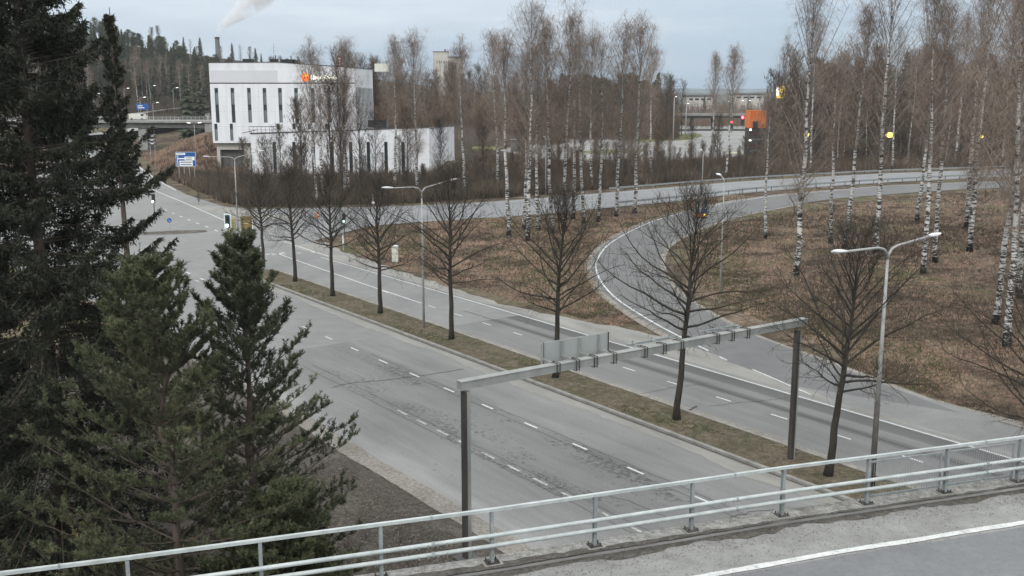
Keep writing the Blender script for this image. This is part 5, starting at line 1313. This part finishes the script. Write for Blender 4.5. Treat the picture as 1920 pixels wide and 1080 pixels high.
for (px, pb, top, pr, k, lab) in ((498, 384, 262, 'D', 0, 'small vase shaped bare tree at the left corner of the low wing'), (528, 372, 240, 'D', 1, 'many stemmed bare tree before the first windows of the low wing'), (566, 378, 190, 'D', 2, 'bare tree left of the twin birches by the office'), (622, 382, 150, 'B', 1, 'brown bare tree between the twin birches and the dark limbed birch'), (641, 378, 105, 'B', 0, 'tall dark brown bare tree rising past the red pylon sign'), (676, 372, 185, 'D', 0, 'bare tree right of the dark limbed birch by the office'), (705, 366, 215, 'D', 1, 'bare tree before the right half of the low wing'), (765, 360, 200, 'B', 2, 'brown bare tree before the curved wing end'), (826, 352, 225, 'D', 2, 'bare tree just right of the curved wing end'), (905, 348, 205, 'B', 3, 'brown bare tree left of the thin pale birch behind the island'), (1463, 320, 95, 'B', 2, 'brown bare tree veiling the glowing yellow sign'), (1444, 318, 140, 'D', 1, 'dark bare tree beside the orange block'), (1295, 322, 235, 'D', 0, 'low spreading bare tree in front of the parking lot'), (1345, 318, 215, 'D', 2, 'dark bare tree between the two birches before the parking lot')):
    x, y = G(px, pb); z = hz(x, y); me = (FD if pr == 'D' else FB)[k]; H0 = 13 if pr == 'D' else 12; h = (ZT(top, y) - z) / H0
    o = mobj('bare_tree', me, None, (x, y, z - .05), px * .1); wv_ = min(1.3, max(.7, h)); o.scale = (wv_, wv_, h); tag(o, lab, 'tree', 'named bare trees beyond the back road')
CF = [conifer_far(400 + k, 15, 2.6, M['far_conifer']) for k in range(3)]
PF = [pine_far(420 + k, 15, 2.7, M['far_conifer']) for k in range(2)]
FBI = [birch(440 + k, 18, 2.3, .45, 30, .13, .6, 'birch_twig', 1.0, .020) for k in range(2)]
def to_px(x, y, z):
    f_ = y * CP + (CH - z) * SP_
    return 960 + FPX * x / f_
def scatter(meshes, name, cat, label, group, n, area, hs, seed, marks=None, min_d=1.5):
    r = random.Random(seed); pts = []; tries = 0
    while len(pts) < n and tries < n * 60:
        tries += 1; x = r.uniform(area[0], area[1]); y = r.uniform(area[2], area[3])
        if len(area) > 4 and not area[4](x, y): continue
        if any((x - a) ** 2 + (y - c) ** 2 < min_d ** 2 for a, c in pts): continue
        pts.append((x, y)); me = r.choice(meshes); h = r.uniform(*hs); lab = label
        if marks:
            px = to_px(x, y, 5.0)
            if marks is ML:
                zl = ZT(np.interp(px, [0, 200, 260, 340, 400, 430, 480], [10, 30, 58, 74, 100, 108, 122]) + r.uniform(-4, 14), y, px); h = min(h, (zl - hz(x, y)) / 15.5)
                if h < .3: pts.pop(); continue
            u = (h - hs[0]) / (hs[1] - hs[0])
            word = 'short' if u < .33 else ('tall' if u > .66 else 'middling')
            near = 'front' if y < area[2] + (area[3] - area[2]) * .5 else 'rear'
            lab = word + ' ' + label + ', ' + near + ' rows, ' + [t_ for lim, t_ in marks if px < lim][0]
        if isinstance(me, tuple):
            t = thing(name, lab, cat, (x, y, hz(x, y) - .1), r.uniform(0, 6.28), group); t.scale = (h, h, h); mobj('trunk', me[0], t); mobj('crown', me[1], t)
        else:
            o = mobj(name, me, None, (x, y, hz(x, y) - .1), r.uniform(0, 6.28)); o.scale = (h * r.uniform(.85, 1.15), h * r.uniform(.85, 1.15), h); tag(o, lab, cat, group)
    return pts
MR = ((1450, 'by the orange block'), (1540, 'behind the fullest birch'), (1620, 'left of the brightest lamp'), (1700, 'by the brightest lamp'), (1790, 'behind the forked pair'), (1860, 'by the faint lamp'), (9999, 'at the far right'))
ML = ((150, 'behind the huge spruce'), (230, 'above the left lamps'), (300, 'above the blue sign'), (350, 'above the overpass'), (400, 'below the chimney'), (9999, 'left of the office roof'))
MY = ((980, 'left of the tallest birch'), (1100, 'behind the island birches'), (1200, 'before the parking lot edge'), (1300, 'below the tall white lamps'), (9999, 'below the orange block'))
MS = ((520, 'left of the low wing windows'), (620, 'below the first wing windows'), (720, 'below the middle wing windows'), (830, 'below the curved wing end'), (960, 'left of the tallest birch'), (1100, 'behind the island birches'), (1250, 'before the parking lot'), (1420, 'below the orange block'), (1600, 'beyond the fullest birch'), (9999, 'beyond the forked birch pair'))
MX = ((500, 'behind the office block'), (760, 'right of the office'), (900, 'behind the silo'), (1100, 'behind the island birches'), (1230, 'left of the tall lamps'), (1300, 'right of the tall lamps'), (1400, 'above the far overpass'), (1600, 'behind the orange block'), (9999, 'behind the right wood'))
MC = ((720, 'right of the office'), (800, 'left of the silo'), (880, 'below the silo'), (960, 'right of the silo'), (1060, 'behind the island clump'), (1160, 'left of the parking lot'), (9999, 'by the tall lamps'))
def inview(x, y, m=60): return abs(x) < y * .53 + m
# brown alders behind, centre
scatter(FB, 'bare_tree', 'tree', 'brown leafless alder', 'leafless alders of the central thicket', 66, (-60, 78, 262, 450, lambda x, y: (x < -.075 * y and 300 < y < 350) or (x > -.075 * y and y > 405 and x < y * .165)), (1.45, 1.95), 1, MC, min_d=2.6)
scatter(FB + FD, 'bare_tree', 'tree', 'leafless tree on the distant rise', 'leafless trees far beyond the thicket', 34, (-75, 75, 440, 500), (1.3, 2.0), 2, MC, min_d=3)
scatter(CF + PF, 'conifer_tree', 'tree', 'dark conifer behind the thicket', 'dark conifers behind the thicket', 50, (20, 92, 440, 520, lambda x, y: x < 66 + (y - 440) * .05), (1.3, 1.9), 3, MC, min_d=3)
# right wood
scatter(FD, 'bare_tree', 'tree', 'dark leafless tree', 'leafless trees of the right wood', 76, (74, 200, 262, 345, lambda x, y: x > y * .235 + 8), (1.3, 1.9), 4, MR, min_d=2.6)
scatter(FB, 'bare_tree', 'tree', 'brown leafless tree', 'brown trees of the right wood', 44, (74, 215, 285, 375, lambda x, y: x > y * .25 + 6), (1.7, 2.4), 5, MR, min_d=3)
scatter(CF + PF, 'conifer_tree', 'tree', 'dark green conifer', 'conifers of the right wood', 70, (84, 215, 275, 380, lambda x, y: x > y * .255 + 6), (1.3, 1.95), 6, MR, min_d=3.5)
scatter(FBI, 'birch_tree', 'birch', 'pale stemmed birch', 'birches at the edge of the right wood', 24, (78, 170, 258, 300, lambda x, y: x > y * .25 + 4), (1.2, 1.55), 7, MR, min_d=4)
# left hill
def hillok(x, y): return inview(x, y, 20) and x < -92 - (y - 425) * .05
scatter(CF, 'spruce_tree', 'tree', 'dark spruce on the hillside', 'spruces on the left hillside', 270, (-340, -96, 405, 600, hillok), (.75, 1.2), 8, ML, min_d=3.0)
scatter(PF, 'pine_tree', 'tree', 'pine on the hillside', 'pines on the left hillside', 170, (-340, -100, 405, 610, hillok), (.8, 1.2), 9, ML, min_d=3.4)
scatter(FBI + FB, 'bare_tree', 'tree', 'pale leafless tree on the hillside', 'leafless trees on the left hillside', 90, (-330, -115, 396, 450, lambda x, y: inview(x, y, 10)), (.8, 1.2), 10, ML, min_d=2.6)
scatter(FD + CF, 'hillside_tree', 'tree', 'dark tree on the bank', 'trees on the bank left of the office block', 26, (-116, -82, 345, 425), (.8, 1.2), 13, ML, min_d=3)
x, y, = PL(352, 215, 342)[0], 342
for k, (px, top, Y, lab) in enumerate(((350, 140, 352, 'broad dark spruce standing just above the overpass railing'), (372, 128, 362, 'taller spruce between the overpass and the white office wall'))):
    X = PL(px, 200, Y)[0]; z = hz(X, Y); h = (ZT(top, Y) - z) / 15; o = mobj('spruce_tree', CF[k], None, (X, Y, z), k); o.scale = (h * 1.3, h * 1.3, h); tag(o, lab, 'tree')
# far beyond skyline
scatter(CF + FD, 'distant_tree', 'tree', 'distant skyline tree', 'distant trees on the skyline', 110, (-260, 560, 640, 900, lambda x, y: inview(x, y, 10)), (.9, 1.35), 11, MX, min_d=6)
# shrubs beyond the back road, in front of the low wing
def behind_back(x, y):
    yb = np.interp(x, BFr[:, 0], BFr[:, 1]); yn = np.interp(x, [p[0] for p in OUTER[::-1]], [p[1] for p in OUTER[::-1]])
    return (y > yb + 3) and (x > -52 or y > yn + 6)
scatter(FD, 'shrub', 'shrub', 'dark leafless shrub', 'shrubs in front of the low wing', 90, (-56, 46, 150, 216, behind_back), (.20, .42), 14, MS, min_d=1.8)
scatter(FB, 'shrub', 'shrub', 'brown roadside shrub', 'shrubs on the far verge of the back road', 100, (-20, 120, 160, 262, lambda x, y: behind_back(x, y) and x > 0), (.2, .46), 15, MS, min_d=1.8)
scatter(FB + FD, 'young_tree', 'tree', 'young bare tree', 'young trees before the parking lot', 56, (0, 62, 172, 250, lambda x, y: behind_back(x, y) and x < y * .235), (.4, .75), 19, MY, min_d=2.5)
scatter(FD, 'young_tree', 'tree', 'young bare tree with rising branches in front of the low wing', 'young bare trees in front of the low wing', 9, (-50, -20, 168, 205, behind_back), (.55, .8), 16, min_d=4)
scatter(FB, 'shrub', 'shrub', 'brown shrub on the bank around the blue direction sign', 'shrubs on the bank by the blue sign', 26, (-86, -52, 196, 262, lambda x, y: behind_back(x, y) and float(dist_poly(x, y, OUTER)) > 5), (.14, .30), 17, min_d=2)
scatter(FD, 'shrub', 'shrub', 'small dark twiggy shrub on the brown slope inside the loop ramp', 'twiggy shrubs on the brown slope', 26, (36, 98, 62, 190, lambda x, y: float(dist_poly(x, y, RAMP_C)) > 8 and x * N[0] + y * N[1] > 56), (.08, .16), 18, min_d=2)

def thicket(name, label, n, area, top, mat, seed, wd=.035, ok=None):
    r = np.random.RandomState(seed); X = r.uniform(area[0], area[1], n * 3); Y = r.uniform(area[2], area[3], n * 3)
    k = ok(X, Y); X, Y = X[k][:n], Y[k][:n]; m_ = len(X); Z0 = height(X, Y); tp = top(X, Y) * (.75 + .25 * np.sin(X * .45 + np.sin(Y * .2) * 2)) 
    T = []
    b0 = np.stack([X, Y, Z0], 1); e = b0 + np.stack([r.normal(0, .7, m_), r.normal(0, .4, m_), tp * r.uniform(.7, 1, m_)], 1)
    sd = np.stack([np.ones(m_), r.uniform(-.5, .5, m_), np.zeros(m_)], 1) * .05
    T.append(np.stack([b0 - sd, b0 + sd, e], 1))
    for q in range(26):
        u = r.uniform(.12, 1.0, m_) ** .8; p = b0 + (e - b0) * u[:, None]; az = r.uniform(0, 6.28, m_); L = r.uniform(.5, 1.7, m_) * (1.2 - u * .6)
        d = np.stack([np.cos(az) * .55, np.sin(az) * .55, r.uniform(.4, 1.1, m_)], 1) * L[:, None]; p = p + np.stack([np.cos(az), np.sin(az), 0 * az], 1) * r.uniform(0, 1.1, m_)[:, None] * (1.1 - u[:, None])
        s2 = np.stack([np.sin(az), -np.cos(az), 0 * az], 1) * wd; s2[:, 0] += wd * .6
        T.append(np.stack([p - s2, p + s2, p + d], 1))
    tag(mobj(name, tri_mesh(name, np.concatenate(T), [mat])), label, 'thicket', kind='stuff')
thicket('thicket', 'dense brown leafless thicket behind the birches in the middle distance', 5200, (-60, 78, 300, 450), lambda X, Y: 16.5 + 0 * X, M['brown_twig'], 31, .045, ok=lambda X, Y: ((X < -.075 * Y) & (Y < 350)) | ((X > -.075 * Y) & (Y > 405) & (X < Y * .165)))
thicket('thicket', 'dense dark leafless underwood of the wood at right', 5200, (70, 210, 262, 340), lambda X, Y: 15 + (X - 70) * .05, M['dark_twig'], 32, ok=lambda X, Y: X > Y * .24 + 4)
thicket('thicket', 'grey leafless scrub at the foot of the wooded hill', 2200, (-230, -98, 398, 432), lambda X, Y: 5 + 0 * X, M['dark_twig'], 33, ok=lambda X, Y: Y > 0)
thicket('thicket', 'brown scrub beyond the overpass and crossroads at right', 1500, (66, 180, 560, 660), lambda X, Y: 7 + 0 * X, M['brown_twig'], 34, .06, ok=lambda X, Y: Y > 0)
thicket('thicket', 'grey brown scrub hiding the feet of the distant halls', 3000, (90, 250, 660, 740), lambda X, Y: 15 + 0 * X, M['brown_twig'], 36, .12, ok=lambda X, Y: Y > 0)
thicket('far_forest', 'dark forest covering the distant ridge on the skyline', 5000, (-200, 620, 900, 1260), lambda X, Y: 12 + 3 * np.sin(X * .03), M['far_conifer'], 35, .35, ok=lambda X, Y: Y > 0)
# ------------------------------------------------------------------ near conifers
def spruce(seed, H, R, zmin=0, dens=1.0, topstart=1.0):
    r = random.Random(seed); nr = np.random.RandomState(seed); limbs = []; tp = [(0, 0, 0), (.05, .02, H * .3), (-.03, .05, H * .6), (0, 0, H)]
    A = []; B = []; Wd = []
    z = zmin
    while z < H - .3:
        f = z / H; rad = R * (1 - f) ** .72 * (1.0 if f > .12 else .8) + .12
        for q in range(4):
            az = r.uniform(0, 6.28); L = rad * r.uniform(.62, 1.12); d = rnd_dir(r, az, math.radians(4 + 30 * f - 14 * (1 - f) + r.uniform(-8, 8)))
            ns = 8; p = np.array([0, 0, z + r.uniform(-.1, .1)]); pts = [p]
            for i in range(ns):
                u = i / ns; d2 = d + np.array([0, 0, -.30 * math.sin(math.pi * u) * (1 - f * .6) + (.75 if u > .7 else 0)]); d2 /= np.linalg.norm(d2); q_ = pts[-1] + d2 * L / ns
                limbs.append((pts[-1], q_, .026 * (1 - u) + .006, .026 * (1 - u - 1. / ns) + .006)); pts.append(q_)
            P = np.array(pts); m_ = int(L * 40 * dens) + 10
            u = nr.uniform(.12, 1.0, m_) ** .8; idx = np.clip((u * ns).astype(int), 0, ns - 1); fr__ = (u * ns - idx)[:, None]
            base = P[idx] * (1 - fr__) + P[idx + 1] * fr__
            sd = np.cross(d, [0, 0, 1.]); sd /= np.linalg.norm(sd)
            off_ = nr.uniform(-1, 1, m_)[:, None] * sd * (.12 + .46 * np.sin(np.pi * np.clip(u[:, None] * .85 + .1, 0, 1))) * min(1, L / 2.2)
            hang = nr.uniform(.12, .95, m_) * min(1, .35 + L / 3.2) * (1.12 - u)
            tip = (u > .8)
            e = base + off_ + np.array([0, 0, -1.]) * hang[:, None] + d * nr.uniform(-.02, .16, m_)[:, None]
            # each hanging twig carries short needled side shoots
            for k in range(5):
                g_ = (k + nr.uniform(0, 1, m_)) / 5.0
                s0 = base + off_ * g_[:, None] ** .5 + (e - base - off_) * g_[:, None]
                dr = nr.normal(0, 1, (m_, 3)); dr[:, 2] -= .9; dr += d * .7; dr /= np.linalg.norm(dr, axis=1, keepdims=True)
                s1 = s0 + dr * nr.uniform(.09, .20, m_)[:, None]
                A.append(s0); B.append(s1); Wd.append(nr.uniform(.018, .036, m_))
        z += r.uniform(.16, .26)
    A = np.concatenate(A); B = np.concatenate(B); Wd = np.concatenate(Wd)[:, None]
    dd = B - A; s = np.cross(dd, nr.normal(0, 1, dd.shape)); s /= np.linalg.norm(s, axis=1, keepdims=True) + 1e-9
    T = np.stack([A + s * Wd, A - s * Wd, B], 1)
    trunk = trunk_mesh('trunk', tp, [.24 * H / 24, .19 * H / 24, .12 * H / 24, .02], M['pine_bark'], 10)
    S_ = seg_tris(limbs, 3); return trunk, tri_mesh('branches', S_, [M['pine_bark']]), tri_mesh('foliage', T, [M['spruce_green']])
def put3(meshes, name, label, x, y, z=0, rot=0, parts=('trunk', 'branches', 'foliage')):
    t = thing(name, label, 'tree', (x, y, z), rot)
    for nm, me in zip(parts, meshes): mobj(nm, me, t)
    return t
Y1 = 33.0; X1 = PL(66, 400, Y1)[0]
put3(spruce(500, 26, 7.2, 1.0, .95), 'spruce_tree', 'huge dark spruce with drooping branches filling the left edge', X1, Y1)
X2_, z = PL(205, 14, 52); put3(spruce(501, z, 1.7, 12, .8), 'spruce_tree', 'slender spruce top peeking out behind the huge spruce', X2_, 52, rot=1)
put3(spruce(502, 24, 5.4, 1.0, .8), 'spruce_tree', 'dark spruce behind the huge one at the left picture edge', -21.5, 37, rot=2)

def pine(seed, H, R, mat, zlow=.12, tdens=1.0, open_=0.0):
    r = random.Random(seed); nr = np.random.RandomState(seed); limbs = []; SA = []; SD = []; SL = []
    tp = [(r.uniform(-.06, .06) * k, r.uniform(-.06, .06) * k, H * k / 8.) for k in range(9)]; P = np.array(tp)
    z = H * zlow
    while z < H * .97:
        f = z / H; nb = r.choice((4, 5, 6)); a0 = r.uniform(0, 6.28)
        prof = min(1, (1 - f) * 1.75 + .05) ** .85 * (.72 + .28 * min(1, f / .3))
        for q in range(nb):
            az = a0 + q * 6.283 / nb + r.uniform(-.3, .3); L = R * prof * r.uniform(.62, 1.15); el = math.radians(2 + 48 * f ** 1.3 + r.uniform(-8, 8))
            c = np.array([np.interp(z, P[:, 2], P[:, 0]), np.interp(z, P[:, 2], P[:, 1]), z + r.uniform(-.05, .05)])
            ns = 6; pts, d = grow(r, c, rnd_dir(r, az, el), L, .034 * (1 - f) + .012, .008, ns, .055, .07, limbs)
            for i in range(1, ns + 1):
                u = i / ns
                if u < .32 and f < .6: continue
                for s_ in range((3 if u > .3 else 2) if open_ == 0 else 2):
                    if open_ and r.random() < open_ * (1 - u): continue
                    dd = pts[i] - pts[i - 1]; dd /= np.linalg.norm(dd); sd = np.cross(dd, [0, 0, 1.]); sd /= np.linalg.norm(sd) + 1e-9
                    sg = 1 if s_ % 2 else -1; L2 = L * .34 * (1.25 - u) * r.uniform(.6, 1.3) + .14
                    p2, d2 = grow(r, pts[i] + (pts[i - 1] - pts[i]) * r.random() * .6, dd * .9 + sd * sg * r.uniform(.3, .95), L2, .010, .006, 3, .07, .12, limbs)
                    for i2 in range(1, 4):
                        for q2 in range(3):
                            if r.random() > .85 * tdens: continue
                            dv = p2[i2] - p2[i2 - 1]; dv /= np.linalg.norm(dv)
                            sh = dv * .7 + np.array([r.uniform(-.6, .6), r.uniform(-.6, .6), r.uniform(.05, .95)]); sh /= np.linalg.norm(sh)
                            SA.append(p2[i2] + (p2[i2 - 1] - p2[i2]) * r.random()); SD.append(sh); SL.append(r.uniform(.12, .26))
        z += H * r.uniform(.026, .042) * (1 + open_)
    for k in range(6): SA.append(np.array(tp[-1]) + np.array([0, 0, -.1])); SD.append(rnd_dir(r, k, 1.0)); SL.append(.35)
    SA.append(np.array(tp[-1])); SD.append(np.array([0, 0, 1.])); SL.append(.5)
    SA = np.array(SA); SD = np.array(SD); SL = np.array(SL); n = len(SA); T = []
    for k in range(26):
        u = nr.uniform(.0, 1, n)[:, None]; p = SA + SD * SL[:, None] * u
        rv = nr.normal(0, 1, (n, 3)); rv -= SD * (rv * SD).sum(1, keepdims=True); rv /= np.linalg.norm(rv, axis=1, keepdims=True)
        nd = rv * .8 + SD * .65; nd /= np.linalg.norm(nd, axis=1, keepdims=True); tip = p + nd * nr.uniform(.07, .12, n)[:, None]
        s = np.cross(nd, nr.normal(0, 1, (n, 3))); s /= np.linalg.norm(s, axis=1, keepdims=True); s *= .0115
        T.append(np.stack([p + s, p - s, tip], 1))
    T = np.concatenate(T); print('pine tufts', n)
    S_ = seg_tris(limbs, 3)
    return trunk_mesh('trunk', tp, [.15 * (1 - k / 8.) ** .9 + .012 for k in range(9)], M['pine_bark'], 9), tri_mesh('branches', S_, [M['pine_bark']]), tri_mesh('foliage', T, [mat])
Yp = 26.5; X, z = PL(295, 488, Yp); put3(pine(600, z, 4.5, M['pine_green'], .12, .9, .16), 'pine_tree', 'broad green pine with a grey trunk at the lower left, in front of the spruce', X, Yp)
Yp = 28.5; X, z = PL(450, 440, Yp); put3(pine(601, z, 3.15, M['pine_green_b'], .12, .9, .15), 'pine_tree', 'open crowned pine reaching over the street, right of the broad one', X, Yp, rot=.8)
X, z = PL(330, 700, 24.0); put3(pine(602, 6.0, 2.2, M['pine_green'], .1, .9), 'pine_tree', 'small young pine at the foot of the two larger pines behind the railing', PL(520, 900, 27)[0], 27, rot=2)

# ------------------------------------------------------------------ grasses and litter
def in_poly(x, y, poly):
    ins = False; j = len(poly) - 1
    for i in range(len(poly)):
        xi, yi = poly[i]; xj, yj = poly[j]
        if (yi > y) != (yj > y) and x < (xj - xi) * (y - yi) / (yj - yi) + xi: ins = not ins
        j = i
    return ins
def tufts(name, label, poly, n, mat, h=(.06, .2), w_=.03, blades=3, seed=0, ok=None, zf=None, lean=.5):
    r = np.random.RandomState(seed); pts = []; px = [p[0] for p in poly]; py = [p[1] for p in poly]
    while len(pts) < n:
        a, c = r.uniform(min(px), max(px)), r.uniform(min(py), max(py))
        if not in_poly(a, c, poly): continue
        x, y = G(a, c)
        if ok and not ok(x, y): continue
        pts.append((x, y))
    P = np.array(pts); Z = (height(P[:, 0], P[:, 1]) if zf is None else zf(P)); T = []
    for k in range(blades):
        sc = (P[:, 1] / 70.0).clip(.6, 2.2)[:, None]
        b0 = np.stack([P[:, 0], P[:, 1], Z - .01], 1) + np.c_[r.uniform(-.12, .12, (n, 2)), np.zeros(n)]; an = r.uniform(0, 6.28, n); sd = np.stack([np.cos(an), np.sin(an), 0 * an], 1) * w_ * sc
        tip = b0 + np.stack([r.uniform(-lean, lean, n) * .3, r.uniform(-lean, lean, n) * .3, r.uniform(h[0], h[1], n)], 1) * sc ** .6
        T.append(np.stack([b0 + sd, b0 - sd, tip], 1))
    return tag(mobj(name, tri_mesh(name, np.concatenate(T), [mat])), label, 'grass', kind='stuff')
tval = lambda x, y: x * N[0] + y * N[1]
r_ok = lambda x, y: float(dist_poly(x, y, RAMP_C)) > 5.2 and float(dist_poly(x, y, BACK_C)) > 8
isl_poly = [(640, 450), (700, 424), (950, 409), (1130, 392), (1300, 376), (1420, 362), (1300, 392), (1200, 422), (1120, 462), (1105, 500), (1130, 555), (1190, 605), (1150, 612), (1050, 603), (950, 572), (850, 537), (700, 487)]
tufts('dry_grass', 'brown withered grass covering the island between street, ramp and back road', isl_poly, 15000, M['dry_grass'], seed=1, ok=lambda x, y: tval(x, y) > 49)
tufts('green_grass', 'patches of green grass at the ramp side of the island', isl_poly, 3500, M['green_grass'], (.08, .2), seed=2, ok=lambda x, y: tval(x, y) > 49 and math.sin(x * .35 + 1.5 * math.sin(y * .2)) > .3)
slope_poly = [(1260, 470), (1330, 432), (1440, 402), (1700, 368), (1920, 356), (1920, 800), (1800, 760), (1600, 690), (1500, 655), (1400, 615), (1310, 565), (1265, 530)]
tufts('dry_grass', 'withered reddish brown grass covering the slope inside the loop ramp', slope_poly, 26000, M['dry_grass'], seed=3, ok=lambda x, y: float(dist_poly(x, y, RAMP_C)) > 5.5)
tufts('dead_bracken', 'dark dead undergrowth patches on the slope inside the loop ramp', slope_poly, 8000, M['dry_dark'], (.1, .35), .03, 3, 4, ok=lambda x, y: float(dist_poly(x, y, RAMP_C)) > 7 and math.sin(x * .16 + 2.2 * math.sin(y * .09) + 1) + math.sin(y * .11) > .1, lean=1.0)
tufts('green_grass', 'green grass along the lower edge of the slope by the ramp', slope_poly, 5000, M['green_grass'], (.08, .2), seed=5, ok=lambda x, y: 5.5 < float(dist_poly(x, y, RAMP_C)) < 12)
far_poly = [(460, 388), (700, 384), (960, 370), (1127, 356), (1400, 334), (1700, 318), (1920, 312), (1920, 296), (1400, 300), (1000, 312), (800, 330), (470, 340), (300, 318), (340, 350), (420, 380)]
tufts('undergrowth', 'dark brown undergrowth on the far verge beyond the back road', far_poly, 22000, M['dry_dark'], (.5, 1.6), .05, 3, 6, ok=lambda x, y: behind_back(x, y), lean=1.6)
tufts('dry_grass', 'dry yellow grass on the bank around the blue sign', [(300, 318), (262, 292), (330, 285), (455, 300), (470, 340), (440, 378), (350, 352)], 6000, M['dry_grass'], (.3, .8), .04, 3, 7, ok=lambda x, y: float(dist_poly(x, y, OUTER)) > 3 and x > np.interp(y, [p[1] for p in OUTER], [p[0] for p in OUTER]))
# median
r = np.random.RandomState(9); n = 15000; s_ = 12 + 80 * r.uniform(0, 1, n) ** 1.2; t_ = r.uniform(35.25, 38.15, n); X = S[0] * s_ + N[0] * t_; Y = S[1] * s_ + N[1] * t_
gm = (np.sin(s_ * .42 + 1.2 * np.sin(s_ * .13)) + .8 * np.sin(t_ * 2 + s_ * .3)) > .95
Z = .10 + .09 * np.sin(math.pi * (t_ - 35.16) / 3.08)
def blades(sel, mat, name, label, hh):
    P = np.stack([X[sel], Y[sel], Z[sel]], 1); m_ = len(P); T = []
    for k in range(3):
        b0 = P + np.c_[r.uniform(-.06, .06, (m_, 2)), np.zeros(m_)]; an = r.uniform(0, 6.28, m_); sd = np.stack([np.cos(an), np.sin(an), 0 * an], 1) * .012
        T.append(np.stack([b0 + sd, b0 - sd, b0 + np.stack([r.uniform(-.08, .08, m_), r.uniform(-.08, .08, m_), r.uniform(*hh, m_)], 1)], 1))
    tag(mobj(name, tri_mesh(name, np.concatenate(T), [mat])), label, 'grass', kind='stuff')
M['median_grass'] = needle('median_grass', (.10, .083, .060), (.20, .168, .118), (.15, .15, .075), .5)
blades(~gm, M['median_grass'], 'dry_grass', 'short withered grass in the planted median', (.03, .09)); blades(gm, M['green_grass'], 'green_grass', 'green tufts of grass in the planted median', (.05, .13))
# leaf litter at lower left
n = 26000; a = r.uniform(430, 900, n); c = r.uniform(820, 1079, n); PX = [G(u, v) for u, v in zip(a, c)]; P = np.array(PX); tv = P[:, 0] * N[0] + P[:, 1] * N[1]; P = P[tv < 19.9 - 1.6 * r.uniform(0, 1, n) ** 3]
m_ = len(P); c0 = np.c_[P, np.full(m_, .01) + r.uniform(0, .03, m_)]; T = np.stack([c0 + np.c_[r.uniform(-.05, .05, (m_, 2)), r.uniform(0, .05, m_)] for _ in range(3)], 1)
tag(mobj('leaf_litter', tri_mesh('leaf_litter', T, [M['leaf']])), 'fallen leaves scattered on the bare earth below the pines', 'leaves', kind='stuff')
bushy = []; rr = random.Random(77)
for k in range(420):
    s0 = rr.uniform(16, 44); t0 = rr.uniform(8, 17.2 + rr.random()); x, y = W(s0, t0); 
    for q in range(6): grow(rr, (x, y, 0), rnd_dir(rr, rr.uniform(0, 6.28), rr.uniform(.3, 1.4)), rr.uniform(.3, .9), .007, .003, 3, .0, .25, bushy)
tag(mobj('twiggy_undergrowth', tri_mesh('twiggy_undergrowth', seg_tris(bushy, 2), [M['dark_twig']])), 'low twiggy undergrowth on the earth below the pines', 'undergrowth', kind='stuff')
print('OBJECTS', len(bpy.data.objects))

HAZE = 0.00009
b = MB(); b.box((60, 760, 49), (4200, 1960, 112)); hz_ = b.build('haze', bpy.data.materials.new('haze')); hm = hz_.data.materials[0]; hm.use_nodes = True; hm.node_tree.nodes.clear()
pv = hm.node_tree.nodes.new('ShaderNodeVolumePrincipled'); pv.inputs['Color'].default_value = (.86, .92, 1, 1); pv.inputs['Density'].default_value = HAZE; pv.inputs['Anisotropy'].default_value = .0
oo = hm.node_tree.nodes.new('ShaderNodeOutputMaterial'); hm.node_tree.links.new(pv.outputs[0], oo.inputs['Volume']); tag(hz_, 'thin damp air over the whole place', 'haze', kind='stuff')
